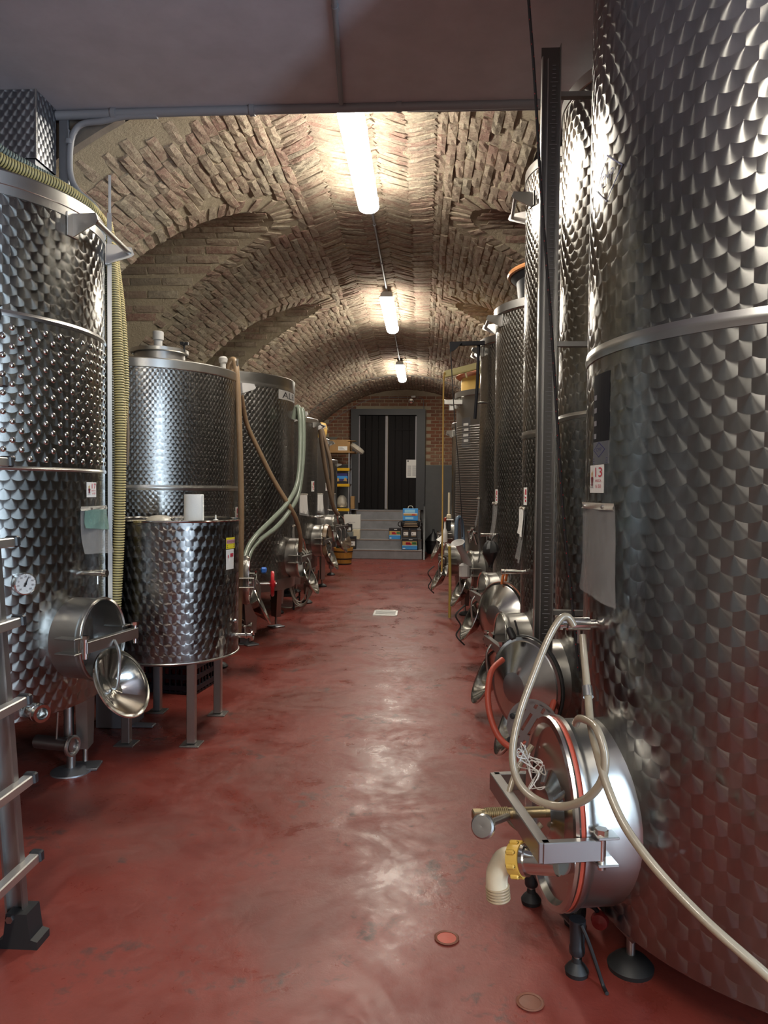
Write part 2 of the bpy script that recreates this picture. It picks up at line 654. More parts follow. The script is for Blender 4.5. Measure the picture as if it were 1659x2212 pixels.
class Flat:
    """Writes flat shapes (u right, v up, metres) onto a curved or flat face through fn(u, v, off) -> point."""
    def __init__(s, fn): s.fn = fn
    def patch(s, name, mat, u0, v0, u1, v1, off, parent, n=6):
        mb = MB()
        vs, fs = [], []
        for o in (0.0, off):
            for j in (v0, v1):
                for i in range(n + 1): vs.append(s.fn(u0 + (u1 - u0) * i / n, j, o))
        k = n + 1
        for i in range(n):
            fs.append((2 * k + i, 2 * k + i + 1, 3 * k + i + 1, 3 * k + i))
            fs.append((i, i + 1, 2 * k + i + 1, 2 * k + i)); fs.append((3 * k + i, 3 * k + i + 1, k + i + 1, k + i))
        fs += [(0, 2 * k, 3 * k, k), (n, k + n, 3 * k + n, 2 * k + n)]
        mb.add(vs, fs)
        return mb.build(name, mat, parent, smooth=False)
    def shapes(s, name, mat, items, off, parent, th=0.0006):
        mb = MB()
        for vs, fs in items:
            mb.add([s.fn(a, b, off) for a, b in vs], fs)
        return mb.build(name, mat, parent, smooth=False)
    def word(s, txt, mat, u, v, h, off, parent, width=None, align='l', name='lettering'):
        vs, fs, w = text2d(txt, h)
        k = (width / w) if width else 1.0
        w *= k
        d = {'l': 0, 'c': -w / 2, 'r': -w}[align]
        return s.shapes(name, mat, [([(u + d + a * k, v + b) for a, b in vs], fs)], off, parent)


def on_tank(T, a, z):
    """Flat writer centred at azimuth a (radians), height z on tank T; u runs to the viewer's right when facing the tank."""
    X0, Y0, Rr = T['x'], T['y'], T['r']
    def fn(u, v, off):
        b = a + u / Rr
        return V((X0 + (Rr + off) * math.cos(b), Y0 + (Rr + off) * math.sin(b), z + v))
    return Flat(fn)


def on_plane(o, ux, uy):
    o, ux, uy = V(o), V(ux).normalized(), V(uy).normalized()
    n = ux.cross(uy)
    return Flat(lambda u, v, off: o + ux * u + uy * v + n * off)


# ------------------------------------------------------------------ the setting
VX, VZ, VR = -0.41, 3.42, 2.5         # vault: axis, crown height, radius
Y0, Y1 = 3.74, 15.6                   # vault from the flat ceiling to the back wall
WL, WR = -2.71, 1.89                  # side walls
CZ = 3.172                            # flat ceiling
SMAX = VR * math.asin((WR - VX) / VR)
LUN = [5.5, 8.1]                      # lunettes (both sides)
LW, LZ0, LZT = 0.5, 2.55, 3.31


def vault(s, y, h=0.0, r=VR):
    """Point on the vault at arc length s from the crown, raised h into the room."""
    a = s / VR
    return V((VX + (r - h) * math.sin(a), y, VZ - VR + (r - h) * math.cos(a)))


def lun_z(dy):
    if abs(dy) >= LW: return -9
    return LZ0 + (LZT - LZ0) * (1 - abs(dy / LW) ** 2.6) ** (1 / 2.6)


def in_lunette(s, y, m=0.0):
    for c in LUN:
        d = abs(y - c)
        if d < LW + m:
            q = (lun_z(d * LW / (LW + m) * 0.9999) - (VZ - VR)) / VR
            if abs(s) > VR * math.acos(min(1.0, q)) - m: return True
    return False


def in_recess(s, y):
    return s > VR * math.asin(1.03 / VR) and y < 4.95


# floor
mb = MB()
mb.add([(WL - 0.2, -4, 0), (WR + 0.2, -4, 0), (WR + 0.2, Y1, 0), (WL - 0.2, Y1, 0)], [(0, 1, 2, 3)])
floor = structure(mb, 'floor', 'floor_red', smooth=False)
# recessed drain covers in the floor
def plate(mb, c, w, d, n, h=0.006):
    mb.bbox((c[0], c[1], h / 2), (w, d, h), b=0.002)
dg = thing('floor_drain', 'small rectangular pale drain grate set in the red floor mid-aisle', 'drain', (-0.388, 7.75, 0))
m_ = MB(); fx = (-0.388, 7.75)
for dx, dy, w, d in ((0, -0.16, 0.25, 0.03), (0, 0.16, 0.25, 0.03), (-0.115, 0, 0.02, 0.34), (0.115, 0, 0.02, 0.34)):
    m_.box((fx[0] + dx, fx[1] + dy, 0.004), (w, d, 0.008))
m_.build('grate_frame', 'aluminium', dg, smooth=False)
for k in range(8):
    MB().box((fx[0], fx[1] - 0.125 + k * 0.036, 0.004), (0.21, 0.018, 0.007)).build('grate_bar', 'aluminium', dg, smooth=False)
MB().box((fx[0], fx[1], 0.001), (0.22, 0.3, 0.002)).build('pit_shade', 'hollow_shade', dg, smooth=False)  # thin dark plate, paints in the shade under the grate bars
for (px, py), lb in (((965, 2028), 'round reddish floor plug wet with wine near the aisle middle'), ((1145, 2167), 'round floor plug painted over red, close to the bottom frame edge')):
    q = at(px, py, 2.0); d = (q - CO); q = CO + d * (EYE / -d.z)
    pt = thing('floor_plug', lb, 'plug', (q.x, q.y, 0))
    MB().ring([(0.030, 0), (0.036, 0.004), (0.033, 0.006), (0.028, 0.004)], Matrix.Translation((q.x, q.y, 0)), 24).build('plug_rim', 'brown_rubber', pt)
    MB().lathe([(0.028, 0.0), (0.028, 0.003), (0.0, 0.004)], Matrix.Translation((q.x, q.y, 0)), 24).build('plug_disc', 'red_rubber' if py < 2100 else 'brown_rubber', pt)

# walls
mb = MB(); mb.box((WL - 0.1, 6, 1.75), (0.2, 20, 3.5)); wall_left = structure(mb, 'wall_left', 'wall_dark', smooth=False)
mb = MB()
for y0, y1, z0, z1 in ((-4, -0.75, 0, 3.5), (0.45, 15.6, 0, 3.5), (-0.75, 0.45, 2.75, 3.5)):
    mb.box((WR + 0.1, (y0 + y1) / 2, (z0 + z1) / 2), (0.2, y1 - y0, z1 - z0))
structure(mb, 'wall_right', 'wall_grey', smooth=False)
mb = MB(); mb.box((-0.4, -4.1, 1.75), (5.2, 0.2, 3.5)); structure(mb, 'wall_front', 'wall_white', smooth=False)
mb = MB(); mb.box((2.0, -0.15, 0.03), (0.22, 1.2, 0.06)); structure(mb, 'trim_1', 'wall_grey', smooth=False)

# flat ceiling with its recess over the tall tanks, and the plastered spandrel above the vault's mouth
mb = MB()
mb.box((-0.41, (-4 + Y0 - 0.02) / 2, CZ + 0.16), (4.8, Y0 - 0.02 + 4, 0.32))
xr = VX + 1.03
mb.box(((xr + WR + 0.2) / 2, (Y0 + 4.95) / 2, CZ + 0.2), (WR + 0.2 - xr, 4.95 - Y0 + 0.04, 0.30))
structure(mb, 'ceiling_front', 'ceiling_paint', smooth=False)


def spandrel(name, xa, xb, y, ztop):
    pts = []
    n = 14
    for i in range(n + 1):
        x = xa + (xb - xa) * i / n
        pts.append((x, VZ - VR + math.sqrt(max(0.0, VR ** 2 - (x - VX) ** 2)) - 0.004))
    out = [(x, z) for x, z in pts if z < ztop] 
    x0 = out[0][0]; x1 = out[-1][0]
    out = [(x1, ztop + 0.02), (x0, ztop + 0.02)] + out
    M = Matrix(((1, 0, 0, 0), (0, 0, 1, y), (0, 1, 0, 0), (0, 0, 0, 1)))
    mb = MB(); mb.prism(out, 0.05, M)
    return structure(mb, name, 'plaster', smooth=False)


spandrel('trim_2', WL, VX - 0.80, Y0 - 0.05, CZ)
spandrel('trim_3', xr, WR, 4.96, CZ + 0.05)

# vault backing: mortar shell with the lunettes cut out
mb = MB()
ds, dy = 0.058, 0.06
ns, ny = int(2 * SMAX / ds), int((Y1 - Y0) / dy)
idx, ins = {}, {}


def snap(s_, y_):
    """Move a point that lies inside a lunette to the lunette's nearest edge."""
    for c in LUN:
        d = y_ - c
        if abs(d) < LW:
            q = (lun_z(d * 0.9999) - (VZ - VR)) / VR
            se = VR * math.acos(min(1.0, q))
            if abs(s_) > se:
                ds_ = abs(s_) - se
                lim = VZ - VR + VR * math.cos(s_ / VR)           # half width of the opening at this height
                k = max(0.0, min(1.0, (lim - LZ0) / (LZT - LZ0)))
                hw = LW * (1 - k ** 2.6) ** (1 / 2.6)
                if hw - abs(d) < ds_: return s_, c + math.copysign(hw, d)
                return math.copysign(se, s_), y_
    return s_, y_


for j in range(ny + 1):
    for i in range(ns + 1):
        s_, y_ = -SMAX + 2 * SMAX * i / ns, Y0 + (Y1 - Y0) * j / ny
        ins[i, j] = in_lunette(s_, y_)
        if ins[i, j]: s_, y_ = snap(s_, y_)
        p = vault(s_, y_)
        p = vault(s_, y_, -0.001 + 0.004 * noise.noise(p * 9.0) + 0.004 * noise.noise(p * 23.0))
        idx[i, j] = len(mb.v); mb.v.append(tuple(p))
for j in range(ny):
    for i in range(ns):
        q = [(i, j), (i + 1, j), (i + 1, j + 1), (i, j + 1)]
        s_, y_ = -SMAX + 2 * SMAX * (i + 0.5) / ns, Y0 + (Y1 - Y0) * (j + 0.5) / ny
        if all(ins[k] for k in q) or in_recess(s_, y_): continue
        mb.f.append(tuple(idx[k] for k in q))
ceiling = structure(mb, 'ceiling', 'mortar', ang=60)


MB().box((-0.41, 5.8, 3.62), (5.2, 20, 0.2)).build('light_leak_cover', 'wall_dark', ceiling, smooth=False)  # unseen slab added to stop sky light leaking in at the lunette edges


# bricks: eight uneven brick faces, laid as parts (nearest 300) and one joined remainder
def brick_shape(L, H, D, seed, nx=4, nyy=3):
    rr = random.Random(seed)
    vs, fs = [], []
    for j in range(nyy):
        for i in range(nx):
            u, v = i / (nx - 1) - 0.5, j / (nyy - 1) - 0.5
            edge = (i in (0, nx - 1)) + (j in (0, nyy - 1))
            vs.append((u * L * 0.985 + rr.uniform(-1, 1) * 0.004, v * H * 0.97 + rr.uniform(-1, 1) * 0.0022, D * (1 - 0.28 * edge) + rr.uniform(-1, 1) * 0.0035))
    def id_(i, j): return j * nx + i
    for j in range(nyy - 1):
        for i in range(nx - 1): fs.append((id_(i, j), id_(i + 1, j), id_(i + 1, j + 1), id_(i, j + 1)))
    loop = [id_(i, 0) for i in range(nx)] + [id_(nx - 1, j) for j in range(1, nyy)] + [id_(i, nyy - 1) for i in range(nx - 2, -1, -1)] + [id_(0, j) for j in range(nyy - 2, 0, -1)]
    o = len(vs)
    for q in loop: vs.append((vs[q][0] * 1.04, vs[q][1] * 1.06, -0.02))
    n = len(loop)
    for k in range(n): fs.append((loop[k], o + k, o + (k + 1) % n, loop[(k + 1) % n]))
    return vs, fs


SH = {}
def shapes_for(L, H, D, n=8):
    k = (round(L, 3), round(H, 3), round(D, 3))
    if k not in SH: SH[k] = [brick_shape(L, H, D, 100 * i + int(L * 1e4) + int(H * 1e5)) for i in range(n)]
    return SH[k]


def lay(place, parent, mat, single=300, key=None):
    """place: list of (matrix, (L, H, D)); the first `single` by distance to the eye are parts, the rest one joined part."""
    place.sort(key=key or (lambda q: (q[0].translation - CO).length))
    data = {}
    for k, (M, dim) in enumerate(place[:single]):
        sh = shapes_for(*dim); c = k % len(sh)
        kk = (dim, c)
        if kk not in data:
            me = bpy.data.meshes.new('brick')
            me.from_pydata(sh[c][0], [], sh[c][1])
            me.materials.append(MATS[mat])
            data[kk] = me
        o = bpy.data.objects.new('brick', data[kk])
        COL.objects.link(o); o.parent = parent; o.matrix_local = M
    rest = place[single:]
    if rest:
        vs, fs, rn = [], [], []
        for k, (M, dim) in enumerate(rest):
            sh = shapes_for(*dim); v_, f_ = sh[k % len(sh)]
            o = len(vs)
            vs.extend([tuple(M @ V(p)) for p in v_])
            fs.extend([tuple(i + o for i in f) for f in f_])
            rn.extend([random.random()] * len(f_))
        me = bpy.data.meshes.new('brickwork')
        me.from_pydata(vs, [], fs)
        a = me.attributes.new('rnd', 'FLOAT', 'FACE'); a.data.foreach_set('value', rn)
        me.materials.append(MATS[mat])
        o = bpy.data.objects.new('brickwork', me); COL.objects.link(o); o.parent = parent
        o['kind'] = 'stuff'


def vmat(s, y, ang, lift=0.0, r=VR):
    """Frame on the vault: local X along the brick (ang=0: along the vault), local Z into the room."""
    p = vault(s, y, lift, r)
    a = s / VR
    n = V((-math.sin(a), 0, -math.cos(a)))
    t = V((math.cos(a), 0, -math.sin(a)))
    yv = V((0, 1, 0))
    x = yv * math.cos(ang) + t * math.sin(ang)
    w = n.cross(x)
    M = Matrix.Identity(4)
    for i in range(3): M[i][0], M[i][1], M[i][2], M[i][3] = x[i], w[i], n[i], p[i]
    return M


place = []
RIB0 = 13.7
CH = 0.062
nc = int(SMAX / CH)
CROWN = 0.47
for c in range(-nc, nc + 1):
    s = c * CH
    if abs(s) < CROWN: continue
    y = Y0 + random.uniform(0.05, 0.25) + (0.13 if c % 2 else 0)
    while y < RIB0:
        L = random.choice((0.25, 0.25, 0.24, 0.255, 0.125))
        yc = y + L / 2
        if not in_lunette(s, yc, 0.17) and not in_recess(s + 0.03, yc) and yc < RIB0 - 0.05:
            place.append((vmat(s + random.uniform(-.004, .004), yc, random.uniform(-.02, .02), random.uniform(-.006, .006)), (L if L < .2 else 0.25, 0.057, 0.009)))
        y += L + random.uniform(0.008, 0.016)
# crown: feathered rows, alternately slanted
BW = 0.188
for b in range(5):
    sc = (b - 2) * BW
    sl = R(58) if b % 2 else R(122)
    y = Y0 + 0.06
    while y < RIB0 - 0.05:
        if not in_lunette(sc, y, 0.17):
            place.append((vmat(sc + random.uniform(-.005, .005), y, sl + random.uniform(-.05, .05), random.uniform(-.005, .006)), (0.225, 0.051, 0.011)))
        y += 0.055 + random.uniform(-.003, .004)
# voussoirs around the lunettes, lunette soffits
tubes = MB()
for sgn in (-1, 1):
    for c in LUN:
        n = 48
        out = []
        for i in range(n + 1):
            th = PI * i / n
            d = -LW * math.cos(th) * 0.9995
            z = lun_z(d)
            q = (z - (VZ - VR)) / VR
            out.append((sgn * VR * math.acos(min(1, q)), c + d, z))
        acc = 0
        for i in range(1, n):
            a, b = out[i - 1], out[i + 1]
            seg = math.hypot(out[i][0] - out[i - 1][0], out[i][1] - out[i - 1][1])
            acc += seg
            if acc < 0.056: continue
            acc = 0
            ts, ty = b[0] - a[0], b[1] - a[1]
            L = math.hypot(ts, ty); ns_, ny_ = ty / L, -ts / L
            cs, cy = out[i][0] + ns_ * 0.083, out[i][1] + ny_ * 0.083
            if in_lunette(cs, cy): cs, cy, ns_, ny_ = out[i][0] - ns_ * 0.083, out[i][1] - ny_ * 0.083, -ns_, -ny_
            if in_recess(cs, cy) or abs(cs) > SMAX: continue
            place.append((vmat(cs, cy, math.atan2(ns_, ny_), random.uniform(-.004, .006)), (0.165, 0.05, 0.009)))
        # soffit: from the outline straight out to the wall
        xw = WL if sgn < 0 else WR
        o = len(tubes.v)
        pr = [(c - LW, 1.95)] + [(p[1], p[2]) for p in out] + [(c + LW, 1.95)]
        for (y, z) in pr:
            rel = math.sqrt(max(0, VR ** 2 - (z - VZ + VR) ** 2))
            xa = VX + sgn * min(rel, WR - VX)
            tubes.v.append((xa, y, z)); tubes.v.append((xw, y, z))
        for i in range(len(pr) - 1):
            tubes.f.append((o + 2 * i, o + 2 * i + 1, o + 2 * i + 3, o + 2 * i + 2))
        # brick courses on the soffit
        u = 0.0
        for i in range(len(pr) - 1):
            L = math.hypot(pr[i + 1][0] - pr[i][0], pr[i + 1][1] - pr[i][1])
            u += L
            if u < 0.062: continue
            u = 0
            y, z = (pr[i][0] + pr[i + 1][0]) / 2, (pr[i][1] + pr[i + 1][1]) / 2
            rel = math.sqrt(max(0, VR ** 2 - (z - VZ + VR) ** 2))
            x = VX + sgn * rel; xe = xw
            tv = V((0, pr[i + 1][0] - pr[i][0], pr[i + 1][1] - pr[i][1])).normalized()
            xv = V((1, 0, 0)); nv = xv.cross(tv)
            if nv.dot(V((0, c - y, 1.9 - z))) < 0: nv = -nv
            wv = nv.cross(xv)
            x += sgn * random.uniform(0.0, 0.12)
            while (xe - x) * sgn > 0.26:
                M = Matrix.Identity(4)
                p = V((x + sgn * 0.13, y, z)) + nv * random.uniform(-.004, .004)
                for k in range(3): M[k][0], M[k][1], M[k][2], M[k][3] = xv[k], wv[k], nv[k], p[k]
                place.append((M, (0.25, 0.057, 0.009)))
                x += sgn * 0.262
tubes.build('lunette_soffit', 'mortar', ceiling, ang=60)
# lower rib in front of the back wall
RD = 0.015
for c in range(-int(SMAX / CH), int(SMAX / CH) + 1):
    s = c * CH
    y = RIB0 + (0.12 if c % 2 else 0.02)
    while y < Y1 - 0.1:
        place.append((vmat(s, y + 0.125, 0, random.uniform(-.005, .005), VR - RD), (0.25, 0.057, 0.009)))
        y += 0.262
mb = MB()
n = 60
for r0, y0 in ((VR, RIB0), (VR - RD, RIB0), (VR - RD, Y1)):
    for i in range(n + 1): mb.v.append(tuple(vault(-SMAX + 2 * SMAX * i / n, y0, 0, r0)))
for k in range(2):
    for i in range(n): mb.f.append((k * (n + 1) + i, k * (n + 1) + i + 1, (k + 1) * (n + 1) + i + 1, (k + 1) * (n + 1) + i))
mb.build('rib_shell', 'wall_dark', ceiling, ang=60)
eye = lambda q: (q[0].translation - CO).length + (3 if q[0].translation.x > 0.75 else 0) + (2 if q[0].translation.x < -1.7 and q[0].translation.y < 4.4 else 0)
lay(place, ceiling, 'brick', 300, eye)

# back wall: painted grey, bare brick showing beside and above the doors
BY = Y1
mb = MB(); mb.box((-0.41, BY + 0.1, 1.75), (5.0, 0.2, 3.5)); wall_back = structure(mb, 'wall_back', 'mortar', smooth=False)
MB().box((0.95, BY - 0.006, 0.9), (2.0, 0.03, 1.85)).build('painted_dado', 'wall_grey', wall_back, smooth=False)
MB().box((-2.1, BY - 0.006, 0.9), (1.3, 0.03, 1.85)).build('painted_dado', 'wall_grey', wall_back, smooth=False)
place = []
Mw = lambda x, z: Matrix(((1, 0, 0, x), (0, 0, -1, BY), (0, 1, 0, z), (0, 0, 0, 1)))
z = 1.865; row = 0
while z < 3.3:
    x = -2.4 + (0.1 if row % 2 else 0)
    while x < 1.2:
        rad = math.hypot(x - VX, z - VZ + VR)
        door_zone = -1.52 < x + 0.09 < 0.12 and z < 3.02
        if rad < VR - RD + 0.1 and not door_zone and (x > -2.2):
            place.append((Mw(x + 0.09, z), (0.18, 0.06, 0.014)))
        x += 0.195
    z += 0.072; row += 1
lay(place, wall_back, 'brick_red', 260)

# stairs
ST = dict(x0=-1.36, x1=-0.02, y=13.82, r=0.177, t=0.27)
stairs = thing('staircase', 'grey painted flight of five steps up to the dark double doors', 'stairs', ((ST['x0'] + ST['x1']) / 2, ST['y'], 0))
for k in range(5):
    ya = ST['y'] + k * ST['t']
    yb = ya + ST['t'] if k < 4 else BY - 0.012
    x1 = ST['x1'] - k * 0.012
    s_ = MB().bbox(((ST['x0'] + x1) / 2, (ya + yb) / 2, (k + 1) * ST['r'] / 2), (x1 - ST['x0'], yb - ya, (k + 1) * ST['r']), b=0.008).build('step', 'step_grey', stairs, ang=20)
    MB().box(((ST['x0'] + x1) / 2, ya - 0.002, (k + 1) * ST['r'] - 0.012), (x1 - ST['x0'], 0.006, 0.014)).build('nosing', 'step_edge', s_, smooth=False)

bd = MB(); bd.prism([(13.80, 0.0), (14.9, 0.0), (14.9, 1.02), (14.6, 0.98)], 0.03, Matrix(((0, 0, 1, 0.0), (1, 0, 0, 0), (0, 1, 0, 0), (0, 0, 0, 1))))
tag(bd.build('stringer_board', 'black_plastic', smooth=False), 'dark slanted board standing against the open side of the steps', 'board')

# doors
dz0 = 5 * ST['r']
DR = bpy.data.objects.new('door_1', None); COL.objects.link(DR); DR.location = (-0.74, BY - 0.02, dz0); ORIGIN['door_1'] = DR.location.copy()
tag(DR, kind='structure')
pl = lambda px, py: at(px, py, BY - 0.05)
xl, xa, xb, xc, xr2, xo = (pl(q, 1000).x for q in (758, 775, 831, 838, 899, 918))
zt, zo = pl(835, 897).z, pl(835, 884).z
fr = MB()
for x0_, x1_, z0_, z1_ in ((xl, xa, dz0, zo), (xr2, xo, dz0, zo), (xa, xr2, zt, zo)):
    fr.box(((x0_ + x1_) / 2, BY - 0.06, (z0_ + z1_) / 2), (x1_ - x0_, 0.12, z1_ - z0_))
fr.build('door_frame', 'frame_grey', DR, smooth=False)
for x0_, x1_, nm in ((xa, xb, 0), (xc, xr2, 1)):
    npl = 4
    leaf = MB().box(((x0_ + x1_) / 2, BY - 0.02, (dz0 + zt) / 2), (x1_ - x0_, 0.02, zt - dz0)).build('door_leaf', 'door_wood', DR, smooth=False)
    for k in range(npl):
        w = (x1_ - x0_) / npl
        MB().bbox((x0_ + w * (k + .5), BY - 0.042, (dz0 + zt) / 2), (w - 0.006, 0.025, zt - dz0 - 0.02), b=0.004).build('plank', 'door_wood', leaf, ang=20)
    for zz in (zt - 0.3,):
        MB().box(((x0_ + x1_) / 2, BY - 0.06, zz), (x1_ - x0_ - 0.03, 0.014, 0.035)).build('strap_hinge', 'door_wood', leaf, smooth=False)
for a, b, zl in ((xb, xc, dz0), (xa - 0.004, xa + 0.026, dz0 + 0.12), (xr2 - 0.028, xr2 + 0.004, zt - 0.95)):
    MB().box(((a + b) / 2, BY - 0.065, (zl + zt) / 2), (abs(b - a) * 0.7, 0.016, zt - zl - 0.04)).build('weather_strip', 'strip_grey', DR, smooth=False)

# conduits under the edge of the flat ceiling
def pipe(name, pts, r, mat, label, cat, smooth=5, clips=(), clipr=1.35, **kw):
    t = thing(name, label, cat, tuple(V(pts[0])))
    MB().tube(pts, r, 12, smooth).build('pipe', mat, t, ang=60)
    for c, d in clips:
        c = V(c)
        MB().ring([(r * clipr, -0.012), (r * clipr, 0.012), (r * 0.9, 0.012), (r * 0.9, -0.012)], frame(c, d), 16).build('clip', mat, t)
        MB().box((0, 0, 0), (0.006, 0.02, 0.05), Matrix.Translation(c + V((0, 0, r + 0.02)))).build('clip_strap', mat, t, smooth=False)
    return t
ya = Y0 - 0.09
pl = lambda px, py, Y=ya: at(px, py, Y)
pipe('conduit_pipe', [pl(120, 250), pl(400, 241), pl(700, 234), pl(1000, 227), pl(1185, 222)], 0.022, 'conduit_grey', 'thick grey conduit along the edge of the flat ceiling', 'pipe', 2, [(pl(247, 246), (1, 0, 0)), (pl(862, 229), (1, 0, 0)), (pl(545, 237), (1, 0, 0))])
pipe('conduit_pipe', [pl(730, 219, ya + .03), pl(900, 214, ya + .03), pl(1185, 207, ya + .03)], 0.011, 'conduit_grey', 'thin upper grey conduit above the thick one at the ceiling edge', 'pipe', 2, [(pl(870, 215, ya + .03), (1, 0, 0))])
pipe('conduit_pipe', [pl(880, 238, ya + .05), pl(1010, 236, ya + .05), pl(1185, 233, ya + .05)], 0.010, 'conduit_grey', 'thin lower grey conduit under the thick one at the ceiling edge', 'pipe', 2)
pipe('conduit_pipe', [pl(340, 250), pl(270, 252), pl(220, 262), pl(178, 268), pl(158, 290), pl(151, 330), pl(153, 380), pl(170, 415), pl(200, 440), pl(222, 475)], 0.015, 'conduit_grey', 'grey flexible conduit curving down over the plastered corner', 'pipe', 6, [(pl(150, 308), (0, 0.1, 1))])
pipe('conduit_pipe', [V((at(719, 0, 2.75).x, -3.5, CZ - 0.0165)), V((at(719, 0, 2.75).x, 2.75, CZ - 0.0165)), V((at(737, 200, 3.6).x, 3.6, CZ - 0.0165))], 0.011, 'conduit_grey', 'thin grey conduit running along the flat ceiling towards the camera', 'pipe', 0, [((at(724, 45, 2.9).x, 2.9, CZ - 0.014), (0, 1, 0))])
pipe('conduit_pipe', [V((VX, y, VZ - 0.03)) for y in (3.8, 5.2, 7.6, 9.4, 11.8, 13.6)], 0.010, 'conduit_grey', 'thin conduit along the crown of the brick vault linking the lamps', 'pipe', 0, [((VX, y, VZ - 0.03), (0, 1, 0)) for y in (5.9, 6.9, 9.9, 10.9)])


# ------------------------------------------------------------------ fluorescent lamps
def lamp(yc, z, label, L=1.58, x=VX, grp='fluorescent ceiling lamps', top=VZ - 0.02):
    t = thing('ceiling_lamp', label, 'lamp', (x, yc, z), grp)
    M = Matrix(((1, 0, 0, x), (0, 0, 1, yc - L / 2), (0, 1, 0, z), (0, 0, 0, 1)))
    body = [(-0.062, 0.008), (-0.060, 0.045), (-0.038, 0.062), (0.038, 0.062), (0.060, 0.045), (0.062, 0.008)]
    MB().prism(body, L, M).build('housing', 'lamp_body', t, ang=50)
    dif = [(0.073 * math.cos(a), 0.048 * math.sin(a)) for a in [PI - 0.06 + (PI + 0.12) * i / 14 for i in range(15)]]
    Md = Matrix(((1, 0, 0, x), (0, 0, 1, yc - L / 2 + 0.015), (0, 1, 0, z), (0, 0, 0, 1)))
    MB().prism(dif, L - 0.03, Md).build('diffuser', 'lamp_glow', t, ang=50)
    for k in range(5):
        yy = yc - L / 2 + 0.12 + k * (L - 0.24) / 4
        for sx in (-1, 1):
            MB().box((x + sx * 0.072, yy, z + 0.014), (0.008, 0.016, 0.020)).build('clip', 'lamp_body', t, smooth=False)
    for yy in (-0.5, 0.5):
        MB().box((x, yc + yy, (z + 0.06 + top) / 2), (0.02, 0.03, max(0.02, top - z - 0.06))).build('hanger', 'lamp_body', t, smooth=False)
    return t


LZ = 3.30
lamp(4.52, LZ, 'long lit fluorescent lamp nearest, just inside the brick vault')
lamp(8.55, LZ, 'middle lit fluorescent lamp at the crown of the vault')
lamp(12.75, LZ, 'farthest lit fluorescent lamp, before the dark doors')
lamp(-0.25, CZ - 0.40, 'lit fluorescent lamp hung below the flat ceiling over the entrance', x=-0.5, top=CZ)
lamp(-2.9, CZ - 0.40, 'unseen fluorescent fill lamp added behind the viewpoint for ambient light', x=-0.5, top=CZ)  # added lamp out of view, lifts the ambient light


# ------------------------------------------------------------------ steel tanks
def shell_mesh(T, z0, z1, mat, name, parent, seg=120, r=None, nz_=1):
    r = r or T['r']
    mb = MB()
    vs, fs, uvs = [], [], []
    for k in range(nz_ + 1):
        z = z0 + (z1 - z0) * k / nz_
        for i in range(seg + 1):
            a = 2 * PI * i / seg - PI / 2 if T['x'] > 0 else 2 * PI * i / seg + PI
            vs.append((T['x'] + r * math.cos(a), T['y'] + r * math.sin(a), z))
            mb.uv[len(vs) - 1] = (r * 2 * PI * i / seg, z)
    n = seg + 1
    for k in range(nz_):
        for i in range(seg):
            fs.append((k * n + i, k * n + i + 1, (k + 1) * n + i + 1, (k + 1) * n + i))
    mb.v, mb.f = vs, fs
    return mb.build(name, mat, parent, ang=60)


